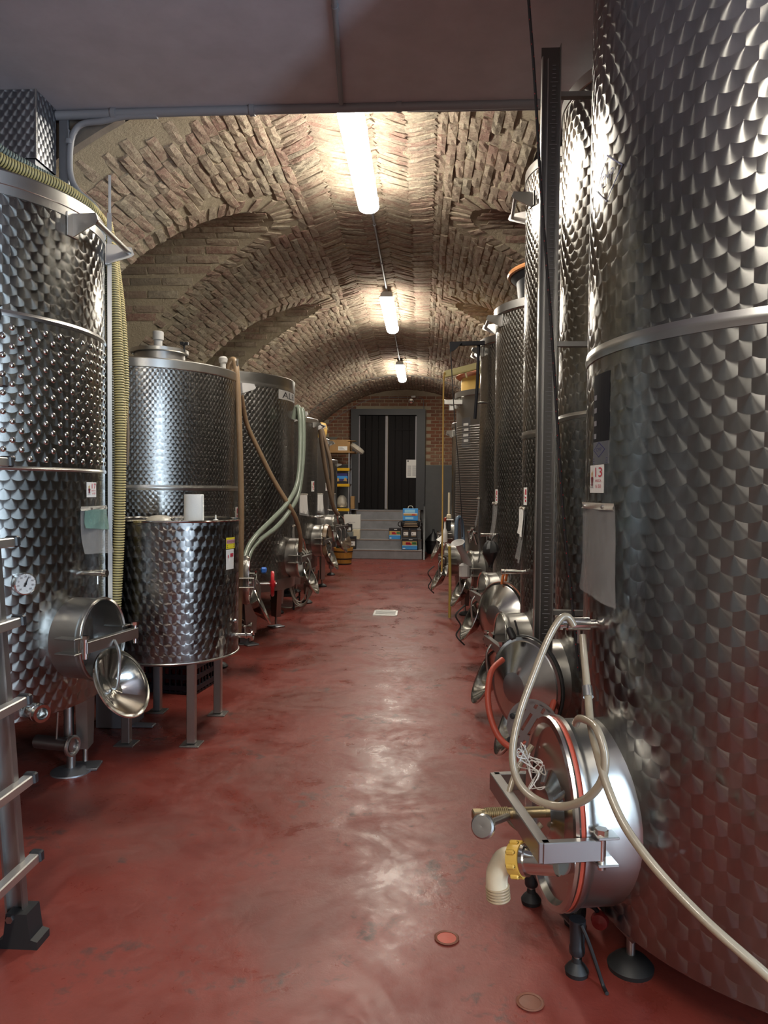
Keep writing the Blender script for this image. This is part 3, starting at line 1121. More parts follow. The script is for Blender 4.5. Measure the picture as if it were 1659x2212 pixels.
def tank(label, x, y, r, z0, z1, mat, seams=(), group=None, top='cone', bottom=0.10, legs=(), rim=0.035, shells=None, toph=0.12, foot='disc'):
    T = dict(x=x, y=y, r=r, z0=z0, z1=z1)
    t = thing('steel_tank', label, 'tank', (x, y, 0), group)
    T['o'] = t
    M0 = Matrix.Translation((x, y, 0))
    zs = shells or [(z0, z1, mat)]
    for a, b, m in zs: shell_mesh(T, a, b, m, 'shell', t)
    if top == 'cone':
        MB().lathe([(r + 0.002, z1 - 0.004), (r - 0.01, z1 + 0.006), (0.09, z1 + toph), (0.0, z1 + toph)], M0, 72).build('top_cone', 'steel_smooth', t)
    elif top == 'flat':
        MB().lathe([(r - 0.004, z1 - 0.12), (0.0, z1 - 0.12)], M0, 72).build('floating_lid', 'steel_smooth', t)
    MB().lathe([(r - 0.004, z0 + 0.002), (r * 0.35, z0 - bottom), (0.0, z0 - bottom)], M0, 72).build('bottom_cone', 'steel_dark', t)
    if rim:
        MB().ring([(r + 0.001, z1 - rim * 1.6), (r + 0.006, z1 - rim * 1.5), (r + 0.006, z1 - 0.004), (r + 0.001, z1 + 0.002), (r - 0.012, z1)], M0, 120).build('top_rim', 'steel', t)
    for z, h in seams:
        MB().ring([(r - 0.004, z - h), (r + 0.003, z - h), (r + 0.005, z - h * 0.3), (r + 0.0065, z), (r + 0.005, z + h * 0.3), (r + 0.003, z + h), (r - 0.004, z + h)], M0, 120).build('weld_band', 'steel', t)
    for a in legs:
        a = R(a)
        c, s = math.cos(a), math.sin(a)
        p = V((x + (r - 0.075) * c, y + (r - 0.075) * s, 0))
        Mr = Matrix.Translation(p) @ Matrix.Rotation(a, 4, 'Z')
        lg = MB().box((0, 0, (z0 + 0.08 + 0.12) / 2), (0.055, 0.13, z0 + 0.08 - 0.12 + 0.0), Mr)
        # sheet-metal bracket leg: wide at the shell, narrow at the foot
        lg = MB().prism([(-0.075, z0 + 0.02), (0.075, z0 + 0.02), (0.045, 0.10), (-0.045, 0.10)], 0.05, Mr @ Matrix(((0, 0, 1, -0.025), (1, 0, 0, 0), (0, 1, 0, 0), (0, 0, 0, 1)))).build('leg', 'steel_dark', t, smooth=False)
        MB().cyl(p + V((0, 0, 0.03)), p + V((0, 0, 0.12)), 0.012, 12).build('foot_screw', 'steel', lg)
        if foot == 'disc':
            MB().lathe([(0.06, 0.0), (0.062, 0.012), (0.045, 0.03), (0.02, 0.042), (0.0, 0.042)], Matrix.Translation(p), 24).build('foot_pad', 'black_rubber', lg)
        else:
            MB().bbox((0, 0, 0.006), (0.13, 0.11, 0.012), Mr, b=0.003).build('foot_plate', 'galvanised', lg)
    return T


def surf(T, a, z, off=0.0):
    return V((T['x'] + (T['r'] + off) * math.cos(a), T['y'] + (T['r'] + off) * math.sin(a), z))


def mframe(T, deg, z, off=0.0):
    """Frame on a tank: local X to the right facing it, Y up, Z outward."""
    a = R(deg)
    n = V((math.cos(a), math.sin(a), 0)); p = surf(T, a, z, off)
    x = V((-math.sin(a), math.cos(a), 0))
    M = Matrix.Identity(4)
    for i in range(3): M[i][0], M[i][1], M[i][2], M[i][3] = x[i], (0, 0, 1)[i], n[i], p[i]
    return M


def dish(r, depth, th=0.006, flat_r=0.34):
    """Profile of a conical pressed lid, rolled rim at z=0, apex towards +z."""
    return [(r, 0.0), (r + 0.004, 0.006), (r, 0.013), (r * 0.93, 0.016), (r * flat_r * 1.08, depth), (r * flat_r, depth + 0.004), (0.0, depth + 0.004)], [(r * 0.985, 0.0), (r * 0.92, 0.006), (r * flat_r * 1.06, depth - th), (0.0, depth - th)]


def manway(T, deg, z, rx, rz, L, lid='hang', gasket='red_rubber', bar=True, knob=True, bar_tilt=0.0, mat='steel', tilt=None, strap=False):
    t = T['o']
    M = mframe(T, deg, z)
    # collar: an oval neck welded to the shell
    prof = [(1.06, -0.07), (1.0, -0.012), (1.0, L - 0.03), (1.02, L - 0.02), (1.045, L - 0.012), (1.045, L), (0.97, L), (0.955, L - 0.012), (0.955, -0.06)]
    col = MB().ring(prof, M, 48, rx, rz).build('manway', mat, t)
    MB().lathe([(0.955, -0.028), (0.0, -0.028)], M, 40, rx, rz).build('mouth_shade', 'hollow_shade', col)  # dark disc closing the neck, coloured as the shade of the tank interior
    gp = [(1.02, L + 0.000), (1.03, L + 0.006), (1.02, L + 0.012), (0.985, L + 0.006)]
    if lid == 'closed':
        MB().ring(gp, M, 48, rx, rz).build('gasket', gasket, col)
        k = L + 0.012
        MB().lathe([(1.03, k), (1.045, k + 0.006), (1.03, k + 0.014), (0.96, k + 0.016), (0.90, k - 0.004), (0.62, k - 0.018), (0.30, k - 0.03 + 0.045), (0.26, k + 0.025), (0.0, k + 0.025)], M, 56, rx, rz).build('lid', 'steel_smooth', col)
        for q in (0.7, 2.4, 3.9, 5.5):
            MB().tube([M @ V((rx * 0.34 * math.cos(q), rz * 0.34 * math.sin(q), k + 0.010)), M @ V((rx * 0.6 * math.cos(q), rz * 0.6 * math.sin(q), k - 0.012)), M @ V((rx * 0.82 * math.cos(q), rz * 0.82 * math.sin(q), k - 0.008))], 0.010, 8, 4).build('lid_rib', 'steel_smooth', col)
    else:
        MB().ring(gp, M, 48, rx * 0.99, rz * 0.99).build('seal_rim', 'steel_bright', col)
    if lid == 'hang':
        # the lid has swung out and hangs below on its arm
        sx = rx * 0.92
        tl = tilt or (156, 0)
        Ml = M @ Matrix.Translation((0, -rz * 1.02, L + 0.10)) @ Matrix.Rotation(R(tl[0]), 4, 'X') @ Matrix.Rotation(R(tl[1]), 4, 'Y')
        o_, i_ = dish(1.0, 0.0)
        d = rz * 0.42
        MB().ring([(1.0, 0.0), (1.02, 0.005), (1.0, 0.011), (0.86, 0.016), (0.36, d), (0.02, d + 0.004), (0.02, d - 0.004), (0.34, d - 0.008), (0.84, 0.004)], Ml, 48, sx, rz * 0.9).build('lid', 'steel_bright', col)
        MB().tube([Ml @ V((0, 0, d - 0.01)), Ml @ V((0, 0, d - 0.04)), M @ V((0, -rz * 0.35, L + 0.085)), M @ V((0, 0, L + 0.06))], 0.007, 8, 5).build('lid_arm', 'steel_dark', col)
    if strap:
        Ml = M @ Matrix.Translation((0, -rz * 0.9, L + 0.13))
        MB().tube([Ml @ V((0, 0.09, 0)), Ml @ V((0.01, 0.02, 0.07)), Ml @ V((0, -0.06, 0.03)), Ml @ V((-0.01, -0.13, 0.06)), Ml @ V((0, -0.2, 0.0))], 0.006, 6, 5).build('pull_strap', 'black_rubber', col)
    if bar:
        zb = L + 0.115 if lid == 'closed' else L + 0.045
        h = 0.052 if lid == 'closed' else 0.046
        w = rx + 0.028
        Mb = M @ Matrix.Rotation(R(bar_tilt), 4, 'Z')
        b = MB()
        b.bbox((0, 0, zb), (2 * w, h, 0.030), Mb, b=0.002)
        b.build('clamp_bar', 'steel_dark', col, ang=20)
        for sg in (-1, 1):
            if lid == 'closed':
                MB().bbox((sg * (w - 0.008), 0, (zb + L * 0.70) / 2 + 0.004), (0.022, h, zb - L * 0.70), Mb, b=0.002).build('clamp_arm', 'steel_dark', col, ang=20)
            for yy in (-h / 2 - 0.008, h / 2 + 0.008):
                MB().bbox((sg * (rx + 0.012), yy, L * 0.62 if lid == 'closed' else L * 0.45 + 0.035), (0.06, 0.007, 0.055 if lid == 'closed' else 0.10), Mb, b=0.002).build('hinge_plate', 'steel', col, ang=20)
            zz = L * 0.72 if lid == 'closed' else zb
            b = MB().cyl(Mb @ V((sg * (rx + 0.022), -h / 2 - 0.022, zz)), Mb @ V((sg * (rx + 0.022), h / 2 + 0.014, zz)), 0.011, 12)
            b.lathe([(0.016, 0), (0.016, 0.014), (0.0, 0.014)], Mb @ Matrix.Translation((sg * (rx + 0.022), h / 2 + 0.012, zz)) @ Matrix.Rotation(R(-90), 4, 'X'), 6)
            b.build('hinge_bolt', 'steel_bright', col, ang=30)
        if knob:
            b = MB()
            pz = zb + 0.015
            b.cyl(Mb @ V((0, 0, L + 0.02)), Mb @ V((0, 0, pz + 0.085)), 0.015, 16)
            for k in range(12):
                b.torus(0.0155, 0.0028, Mb @ Matrix.Translation((0, 0, pz + 0.012 + k * 0.0055)), 14, 6)
            b.bbox((0, 0, pz + 0.095), (0.026, 0.026, 0.028), Mb, b=0.003)
            b.build('clamp_screw', 'bronze_thread', col)
    return M, col


def ladder_rail(T, d1, d2, z, out=0.11, rod=0.011, h=0.085):
    """Two wedge brackets on the shell with a round bar between them."""
    t = T['o']
    ends = []
    for d in (d1, d2):
        M = mframe(T, d, z)
        Mp = M @ Matrix(((0, 0, 1, -0.003), (0, 1, 0, 0), (1, 0, 0, 0), (0, 0, 0, 1)))
        b = MB().prism([(0.0, -h * 0.5), (0.0, h * 0.5), (out, h * 0.42), (out + 0.012, h * 0.1), (out, -h * 0.02)], 0.006, Mp)
        b.bbox((0, 0, 0.003), (0.07, h, 0.006), M, b=0.002)
        b.build('rail_bracket', 'steel', t, smooth=False)
        ends.append(M @ V((0, h * 0.18, out - 0.012)))
    MB().cyl(ends[0], ends[1], rod, 14).build('ladder_rail', 'steel', t)


def tap(T, deg, z, L=0.08, r=0.014, name='sample_tap'):
    t = T['o']; M = mframe(T, deg, z)
    b = MB().lathe([(r * 0.7, -0.01), (r * 0.7, L * 0.25), (r, L * 0.27), (r, L * 0.8), (r * 0.8, L * 0.82), (r * 1.15, L * 0.86), (r * 1.15, L), (0, L)], M, 20)
    o = b.build(name, 'steel_bright', t)
    MB().cyl(M @ V((0, -r * 0.6, L * 0.55)), M @ V((0, -r * 0.6 - 0.04, L * 0.55)), r * 0.35, 10).build('spout', 'steel', o)
    return M


def sticker(T, deg, z, w, h, num=None, word=None, cap=None, ink='ink_red'):
    """White tank sticker with a grape bunch, a big red number and the vessel's kind and size."""
    F = on_tank(T, R(deg), z)
    lab = F.patch('number_label', 'sticker_white', -w / 2, -h / 2, w / 2, h / 2, 0.0012, T['o'])
    rr = random.Random(5)
    F.shapes('grape_emblem', 'ink_wine', [disc2d(-w * .28 + (i % 3 - 1) * w * .06 * (1 - .22 * (i // 3)), h * .02 - (i // 3) * h * .055, w * .045) for i in range(14)], 0.0022, lab)
    F.shapes('grape_stalk', 'ink_gold', [([(-w * .33, h * .05), (-w * .27, h * .05), (-w * .20, h * .30), (-w * .25, h * .22), (-w * .28, h * .34), (-w * .31, h * .2), (-w * .38, h * .27)], [(0, 1, 2, 3, 4, 5, 6)])], 0.0021, lab)
    if not num:          # too small in the photograph to read: only the colour of its print
        for u0, v0, u1, v1 in ((.02, .08, .16, .40), (.22, .08, .40, .40), (.0, -.12, .38, -.03), (.04, -.32, .36, -.2)):
            F.shapes('red_print', ink, [([(w * u0, h * v0), (w * u1, h * v0), (w * u1, h * v1), (w * u0, h * v1)], [(0, 1, 2, 3)])], 0.0022, lab)
        return lab
    F.word(num, ink, w * .44, h * .07, h * .34, 0.0022, lab, w * .46, 'r')
    F.word(word, ink, w * .40, -h * .11, h * .095, 0.0022, lab, w * .44, 'r')
    F.word(cap, ink, w * .38, -h * .32, h * .125, 0.0022, lab, w * .36, 'r')
    for k in range(2):
        for q in range(2):
            u = -w * .42 + q * w * .14
            v = -h * .22 - k * h * .09
            F.shapes('small_print', 'ink_grey', [([(u, v), (u + w * .11, v), (u + w * .11, v + h * .03), (u, v + h * .03)], [(0, 1, 2, 3)])], 0.0022, lab)
    return lab


# ---- left row
L1 = tank('tall steel tank behind the ladder, dimpled middle band and dial thermometer, number 17', -2.093, 3.23, 0.62, 0.36, 2.52, 'perl_left',
          seams=[(1.975, 0.012), (1.372, 0.008)], legs=(10, 130, -62), bottom=0.06, foot='plate', toph=0.04)
db = MB()
zz = 1.41; row = 0
while zz < 1.955:
    for i in range(60):
        a = R(-110 + (i + (0.5 if row % 2 else 0)) * 6.4)
        if a > R(60): break
        M = mframe(L1, math.degrees(a), zz)
        db.lathe([(0.0125, -0.0005), (0.0105, 0.0022), (0.006, 0.0042), (0.0, 0.0048)], M, 12)
    zz += 0.0365; row += 1
db.build('dimple_jacket', 'steel_bright', L1['o'])
MB().ring([(L1['r'] + 0.001, 2.43), (L1['r'] + 0.0025, 2.43), (L1['r'] + 0.0025, 2.52), (L1['r'] + 0.001, 2.52)], Matrix.Translation((L1['x'], L1['y'], 0)), 120).build('plain_band', 'steel', L1['o'])
ladder_rail(L1, -14, 21, 2.40, 0.12, 0.013, 0.10)
# level channel at the silhouette, with perforated gauge strip
ch = MB()
Mc = mframe(L1, 25, 1.6)
ch.box((0.0, -0.05, 0.012), (0.05, 2.1, 0.004), Mc); ch.box((-0.025, -0.05, 0.02), (0.003, 2.1, 0.02), Mc); ch.box((0.025, -0.05, 0.02), (0.003, 2.1, 0.02), Mc)
ch.build('gauge_channel', 'steel', L1['o'], smooth=False)
MB().box((0, 1.02, 0.022), (0.04, 0.32, 0.012), Mc).build('gauge_upright', 'aluminium', L1['o'], smooth=False)
st = MB()
for k in range(110): st.box((0.0, -0.95 + k * 0.0165, 0.016), (0.012, 0.006, 0.006), Mc)
st.build('gauge_notches', 'hollow_shade', L1['o'], smooth=False)
sticker(L1, -1.2, 1.289, 0.088, 0.066, '17', 'BOTTE', 'hl 50')
tap(L1, -6, 0.925, 0.10, 0.014)
# dial thermometer
TH = mframe(L1, -36.5, 0.915) @ Matrix.Scale(0.85, 4)
th = MB().ring([(0.0, 0.0), (0.05, 0.0), (0.052, 0.02), (0.052, 0.034), (0.047, 0.036), (0.046, 0.028), (0.0, 0.027)], TH, 40).build('thermometer', 'steel_bright', L1['o'])
MB().lathe([(0.046, 0.0275), (0.046, 0.029), (0.0, 0.029)], TH, 40).build('dial_face', 'sticker_white', th)
Fd = on_plane(TH.translation, TH.to_3x3() @ V((1, 0, 0)), (0, 0, 1))
tk = []
for i in range(17):
    a = R(225 - i * 270 / 16)
    r0 = 0.036 if i % 2 == 0 else 0.039
    c, s = math.cos(a), math.sin(a)
    tk.append(([(r0 * c - .0007 * s, r0 * s + .0007 * c), (r0 * c + .0007 * s, r0 * s - .0007 * c), (0.043 * c + .0007 * s, 0.043 * s - .0007 * c), (0.043 * c - .0007 * s, 0.043 * s + .0007 * c)], [(0, 1, 2, 3)]))
Fd.shapes('dial_ticks', 'ink_black', tk, 0.0296, th)
for i, w_ in enumerate(('20', '10', '0', '10', '20', '30', '40', '50', '60')):
    a = R(225 - i * 270 / 8)
    Fd.word(w_, 'ink_black', 0.029 * math.cos(a), 0.029 * math.sin(a) - 0.0035, 0.007, 0.0296, th, align='c', name='dial_number')
Fd.word('°C', 'ink_black', 0.002, -0.031, 0.0045, 0.0296, th, name='dial_unit')
a = R(66)
Fd.shapes('dial_needle', 'ink_black', [([(-0.012 * math.cos(a) - .004 * math.sin(a), -0.012 * math.sin(a) + .004 * math.cos(a)), (-0.012 * math.cos(a) + .004 * math.sin(a), -0.012 * math.sin(a) - .004 * math.cos(a)), (0.038 * math.cos(a), 0.038 * math.sin(a))], [(0, 1, 2)]), disc2d(0, 0, 0.005)], 0.031, th)
manway(L1, -13, 0.655, 0.145, 0.172, 0.135, 'hang', bar=True, knob=False, bar_tilt=0, tilt=(150, 8))
# threaded outlet and bottom drain valve with its support post
Mo = mframe(L1, -33, 0.395)
ou = MB().ring([(0.018, 0), (0.030, 0), (0.030, 0.03), (0.038, 0.032), (0.038, 0.05), (0.034, 0.052), (0.038, 0.056), (0.036, 0.075), (0.024, 0.075), (0.020, 0.05)], Mo, 28).build('outlet', 'steel_bright', L1['o'])
MB().lathe([(0.020, 0.03), (0.009, 0.034), (0.0, 0.044)], Mo, 20).build('outlet_core', 'steel', ou)
pv = at(158, 1600, 3.27)
dv = MB().cyl((pv.x - 0.16, 3.25, pv.z), (pv.x + 0.03, 3.21, pv.z), 0.03, 20)
dv.cyl((pv.x - 0.02, 3.27, pv.z), (pv.x - 0.02, 3.27, 0.39), 0.022, 16)
dvo = dv.build('drain_valve', 'steel_dark', L1['o'])
MB().torus(0.040, 0.009, frame((pv.x + 0.03, 3.20, pv.z), (1, -0.3, 0)), 28, 8).build('valve_ring', 'steel', dvo)
MB().cyl((pv.x - 0.05, 3.215, pv.z + 0.02), (pv.x - 0.04, 3.21, pv.z + 0.15), 0.005, 8).build('valve_lever', 'steel', dvo)
MB().cyl((pv.x - 0.01, 3.27, 0.0), (pv.x - 0.01, 3.27, pv.z - 0.02), 0.02, 16).build('support_post', 'steel_dark', dvo)
MB().lathe([(0.09, 0.0), (0.088, 0.006), (0.03, 0.02), (0.0, 0.022)], Matrix.Translation((pv.x - 0.01, 3.27, 0)), 28).build('support_foot', 'galvanised', dvo)

L2 = tank('broad steel tank with a hatch on top and a red handwheel, behind the drum', -1.89, 4.93, 0.62, 0.40, 2.075, 'perl_small', seams=[(1.30, 0.016)], legs=(-125, 40, 160), toph=0.05)
MB().ring([(L2['r'] + 0.001, 2.03), (L2['r'] + 0.003, 2.03), (L2['r'] + 0.003, 2.075), (L2['r'] + 0.001, 2.075)], Matrix.Translation((L2['x'], L2['y'], 0)), 120).build('plain_band', 'steel', L2['o'])
hx, hy = at(345, 750, 4.62).x, 4.62
Mh = Matrix.Translation((hx, hy, 2.08))
ht = MB().lathe([(0.155, 0.0), (0.155, 0.065), (0.172, 0.068), (0.172, 0.082), (0.13, 0.092), (0.0, 0.10)], Mh, 48).build('top_hatch', 'steel_dark', L2['o'])
MB().ring([(0.170, 0.06), (0.177, 0.064), (0.177, 0.084), (0.170, 0.086)], Mh, 48).build('hatch_clamp', 'steel', ht)
MB().lathe([(0.026, 0.09), (0.026, 0.15), (0.034, 0.152), (0.034, 0.20), (0.030, 0.205), (0.0, 0.205)], Mh @ Matrix.Translation((-0.01, 0, 0)), 24).build('breather_cap', 'grey_plastic', ht)
kb = MB().cyl((hx + 0.17, hy - 0.04, 2.15), (hx + 0.17, hy - 0.04, 2.20), 0.006, 10)
for a in range(3): kb.box((hx + 0.17 + 0.016 * math.cos(a * 2.09), hy - 0.04 + 0.016 * math.sin(a * 2.09), 2.20), (0.022, 0.022, 0.016))
kb.build('hatch_knob', 'black_plastic', ht)
b2 = MB().lathe([(0.018, 0), (0.018, 0.04), (0.028, 0.05), (0.03, 0.075), (0.018, 0.088), (0.0, 0.088)], Matrix.Translation((at(482, 780, 4.9).x, 4.9, 2.09)), 20).build('vent_knob', 'grey_plastic', L2['o'])
MB().cyl(at(513, 790, 4.95), at(513, 775, 4.95), 0.007, 10).build('vent_pin', 'steel', L2['o'])
ladder_rail(L2, 14, 40, 1.99, 0.11)
sticker(L2, 5, 1.12, 0.08, 0.11)
M3, _c = manway(L2, 12, 0.665, 0.13, 0.165, 0.07, 'hang', knob=False)

L3 = tank('steel tank with three letters on a plate under its rim, crossed by green hoses', -1.797, 6.5, 0.64, 0.50, 2.245, 'perl_mid', legs=(42, -50, 170), top='flat', rim=0.05, foot='plate')
MB().ring([(L3['r'] + 0.001, 2.14), (L3['r'] + 0.004, 2.14), (L3['r'] + 0.006, 2.16), (L3['r'] + 0.006, 2.245), (L3['r'] + 0.001, 2.25)], Matrix.Translation((L3['x'], L3['y'], 0)), 120).build('top_band', 'steel', L3['o'])
MB().ring([(L3['r'] * 0.99, 0.44), (L3['r'] + 0.01, 0.44), (L3['r'] + 0.01, 0.53), (L3['r'] * 0.99, 0.53)], Matrix.Translation((L3['x'], L3['y'], 0)), 120).build('base_skirt', 'steel_dark', L3['o'])
F3 = on_tank(L3, R(-14), 2.10)
pl3 = F3.patch('name_plate', 'grey_plastic', -0.15, -0.04, 0.22, 0.04, 0.002, L3['o'])
F3.word('ALB', 'ink_black', -0.10, -0.026, 0.052, 0.003, pl3, 0.27)
ladder_rail(L3, 2, 20, 1.95, 0.12)
_m, _c3 = manway(L3, -6, 0.70, 0.14, 0.17, 0.09, 'hang', knob=False)
wl = MB(); Mq = M3 @ Matrix.Translation((0.02, -0.03, 0.24))
wl.torus(0.078, 0.013, Mq, 32, 10)
for k in range(3): wl.cyl(Mq @ V((0, 0, 0)), Mq @ V((0.075 * math.cos(k * 2.09 + .4), 0.075 * math.sin(k * 2.09 + .4), 0)), 0.009, 8)
wl.lathe([(0.022, -0.02), (0.022, 0.02), (0.0, 0.022)], Mq, 16)
wl.build('handwheel', 'red_paint', _c)
MB().cyl(M3 @ V((0.02, -0.03, 0.06)), Mq @ V((0, 0, 0.03)), 0.009, 10).build('handwheel_spindle', 'steel', _c)
MB().bbox((-0.02, 0.07, 0.18), (0.05, 0.04, 0.04), M3, b=0.008).build('valve_cap', 'blue_plastic', _c)

L4 = tank('steel tank with finely patterned side just past the tank with the lettered plate', -1.772, 8.1, 0.60, 0.45, 2.06, 'perl_mid', legs=(30, -60, 160), toph=0.05)
ladder_rail(L4, -15, 12, 1.99, 0.08, 0.009, 0.06)
M4, _c4 = manway(L4, -6, 0.74, 0.14, 0.17, 0.09, 'hang', knob=False, mat='steel')
MB().ring([(1.0, 0.10), (1.08, 0.115), (1.0, 0.15), (0.92, 0.115)], M4, 40, 0.14, 0.17).build('wide_gasket', 'hose_brown', _c4)
sticker(L4, -16, 1.33, 0.07, 0.11)
tap(L4, -8, 1.00, 0.09, 0.012)

L5 = tank('smooth brownish steel tank with two brown hoses hung down its side', -1.741, 9.65, 0.50, 0.45, 1.95, 'steel_dark', legs=(20, -70, 160), toph=0.05)
ladder_rail(L5, -10, 16, 1.90, 0.07, 0.009, 0.055)
manway(L5, -8, 0.80, 0.14, 0.17, 0.10, 'hang', knob=False)
tap(L5, 4, 1.03, 0.12, 0.012)
sticker(L5, -14, 1.33, 0.06, 0.10)

L6 = tank('smallest steel tank at the far end of the left row beside the shelf rack', -1.734, 11.0, 0.44, 0.45, 1.735, 'steel_smooth', legs=(20, -70, 160), toph=0.04)
ladder_rail(L6, 0, 24, 1.66, 0.06, 0.008, 0.05)
manway(L6, -20, 0.75, 0.13, 0.16, 0.11, 'hang', knob=False)

# ---- right row
R1 = tank('nearest and largest steel tank, big disc pattern, number 13, closed manway with red gasket', 1.11, 2.17, 0.63, 0.155, 3.02, 'perl_large', seams=[(1.688, 0.018)], legs=(196, 316, 76), bottom=0.05)
R2 = tank('tall steel tank right behind tank 13 with a notched gauge channel in front', 1.102, 3.35, 0.50, 0.25, 3.02, 'perl_large', seams=[(1.62, 0.014)], legs=(200, 320, 80))
R3 = tank('tall slim shiny steel tank in the right row with a rail bracket at its top', 1.013, 4.35, 0.44, 0.30, 3.13, 'perl_mid', legs=(200, 320, 80), top='flat', seams=[(1.62, 0.02)])
R4 = tank('steel tank under an open copper-rimmed lid in the right row', 1.014, 5.45, 0.50, 0.35, 2.60, 'perl_small', legs=(200, 320, 80), top='flat')
R5 = tank('steel tank with a black gantry arm over it in the right row', 0.987, 6.6, 0.50, 0.35, 2.60, 'perl_small', legs=(200, 320, 80), top='flat')
R6 = tank('steel tank with yellow insulated lid and ribbed sides in the right row', 0.887, 7.9, 0.55, 0.35, 2.315, 'steel_dark', legs=(200, 320, 80), top='flat')
R7 = tank('farthest steel tank of the right row beside the grey wall', 0.845, 9.3, 0.50, 0.35, 2.13, 'steel_smooth', legs=(200, 320, 80))

# R1 manway: closed oval lid with U-shaped clamp, screw and knob
M1, c1 = manway(R1, 190, 0.418, 0.200, 0.250, 0.115, 'closed')
ko = M1 @ V((0, 0, 0.30))
kd = M1.to_3x3() @ V((-0.86, -0.05, 0.50))
kb = MB().cyl(M1 @ V((0.0, 0.0, 0.215)), M1 @ V((-0.16, -0.022, 0.30)), 0.010, 14)
kb = MB().cyl(M1 @ V((0.02, 0.0, 0.262)), at(1062, 1777, 1.86), 0.0095, 14)
kp = at(1043, 1785, 1.84)
kn = (CO - kp).normalized() + V((-0.3, 0.1, -0.1))
kb.lathe([(0.024, -0.012), (0.030, -0.008), (0.030, 0.004), (0.026, 0.009), (0.014, 0.010), (0.0, 0.009)], frame(kp, kn), 28)
kb.build('clamp_knob', 'steel', c1)
# lower outlet with yellow union nut and cream elbow
pa, pb = at(1205, 1862, 1.86), at(1140, 1858, 1.90)
ov = MB().cyl(pa, pb, 0.034, 28)
ov.cyl(pb, pb + (pb - pa) * 0.12, 0.040, 28)
ov.cyl(pa + (pa - pb) * 0.1, surf(R1, R(196), 0.33), 0.030, 20)
ovo = ov.build('outlet_valve', 'steel_bright', R1['o'])
d = (pb - pa).normalized()
pc = pb + d * 0.012
nt = MB().cyl(pc, pc + d * 0.032, 0.042, 28)
for k in range(8):
    a = k * PI / 4
    Mn = frame(pc, d)
    nt.bbox((0.043 * math.cos(a), 0.043 * math.sin(a), 0.018), (0.013, 0.013, 0.026), Mn, b=0.004)
nt.build('union_nut', 'brass_nut', ovo)
pe = pc + d * 0.03
e0 = pe + d * 0.02
e1, e2, e3 = at(1082, 1868, 1.93), at(1073, 1895, 1.93), at(1077, 1942, 1.93)
MB().tube([pe, e0, e1, e2, e3], 0.029, 20, 8).build('hose_elbow', 'cream_plastic', ovo)
rbm = MB()
for k in range(5):
    q = e2.lerp(e3, 0.42 + k * 0.13)
    rbm.torus(0.0285, 0.0035, frame(q, e3 - e2), 24, 8)
rbm.build('hose_barbs', 'beige_plastic', ovo)
# tap for the clear hose
Mt = mframe(R1, 185, 0.926)
tp = MB().lathe([(0.012, -0.01), (0.012, 0.01), (0.019, 0.012), (0.019, 0.075), (0.014, 0.078), (0.014, 0.088), (0.020, 0.09), (0.020, 0.098), (0, 0.098)], Mt, 24).build('hose_tap', 'steel_bright', R1['o'])
MB().cyl(Mt @ V((0, -0.016, 0.04)), Mt @ V((0, -0.055, 0.04)), 0.0055, 10).build('tap_lever', 'steel', tp)
# level scale, diamond mark and number label
F1 = on_tank(R1, R(188), 1.46)
lp = F1.patch('level_plate', 'plate_dark', -0.056, -0.021, 0.056, 0.166, 0.0012, R1['o'])
for k in range(4): F1.patch('plate_mark', 'ink_grey', -0.050, -0.012 + k * 0.036, -0.030, 0.002 + k * 0.036, 0.0018, lp, 2)


def diamond(F, u, v, a, b, w, mat, parent):
    o = [(u - a, v), (u, v - b), (u + a, v), (u, v + b)]
    k = 1 - w
    i = [(u + (p - u) * k, v + (q - v) * k) for p, q in o]
    vs = o + i
    return F.shapes('diamond_outline', mat, [(vs, [(j, (j + 1) % 4, 4 + (j + 1) % 4, 4 + j) for j in range(4)])], 0.002, parent)


lw = F1.patch('maker_plate', 'galvanised', -0.056, -0.084, 0.056, -0.0215, 0.0012, R1['o'])
diamond(F1, -0.006, -0.044, 0.044, 0.0215, 0.13, 'ink_blue', lw)
F1.word('CMP', 'ink_blue', -0.006, -0.0485, 0.010, 0.002, lw, 0.040, 'c')
F1.shapes('plate_lines', 'ink_blue', [([(-0.054, q), (0.052, q), (0.052, q + 0.0015), (-0.054, q + 0.0015)], [(0, 1, 2, 3)]) for q in (-0.069, -0.075, -0.081)], 0.002, lw)
sticker(R1, 185.4, 1.3355, 0.112, 0.078, '13', 'VASCA', 'hl 50')
F2 = on_tank(R1, R(189.5), 2.15)
dk = diamond(F2, 0.0, 0.0, 0.088, 0.064, 0.07, 'ink_blue', R1['o'])
F2.word('CMP', 'ink_blue', 0.0, -0.014, 0.030, 0.002, dk, 0.085, 'c')

# R2 gauge channel
gx = at(1183, 1058, 3.05).x - 0.012
gc = MB()
gc.box((gx, 3.06, 1.79), (0.075, 0.004, 2.58))
gco = gc.build('gauge_channel', 'steel_black', R2['o'], smooth=False)
for dx, y0_, zc_, hh in ((-0.036, 3.045, 1.765, 2.53), (0.036, 3.045, 1.79, 2.58), (-0.012, 3.052, 1.765, 2.53)):
    MB().box((gx + dx, y0_, zc_), (0.004, 0.03 if abs(dx) > .02 else 0.015, hh)).build('channel_rail', 'steel', gco, smooth=False)
gs = MB()
for k in range(150): gs.box((gx + 0.014, 3.0565, 0.55 + k * 0.0165), (0.030 if k % 5 == 0 else 0.014, 0.003, 0.0022))
gs.build('scale_marks', 'ink_grey', gco, smooth=False)
for zz in (0.8, 1.9, 2.9):
    MB().box(((gx + 0.04 + 0.80) / 2, 3.08, zz), (0.80 - gx - 0.04, 0.03, 0.02)).build('channel_strap', 'steel_dark', gco, smooth=False)
ladder_rail(R3, 195, 158, 2.93, 0.11)
ladder_rail(R4, 196, 165, 2.50, 0.10)
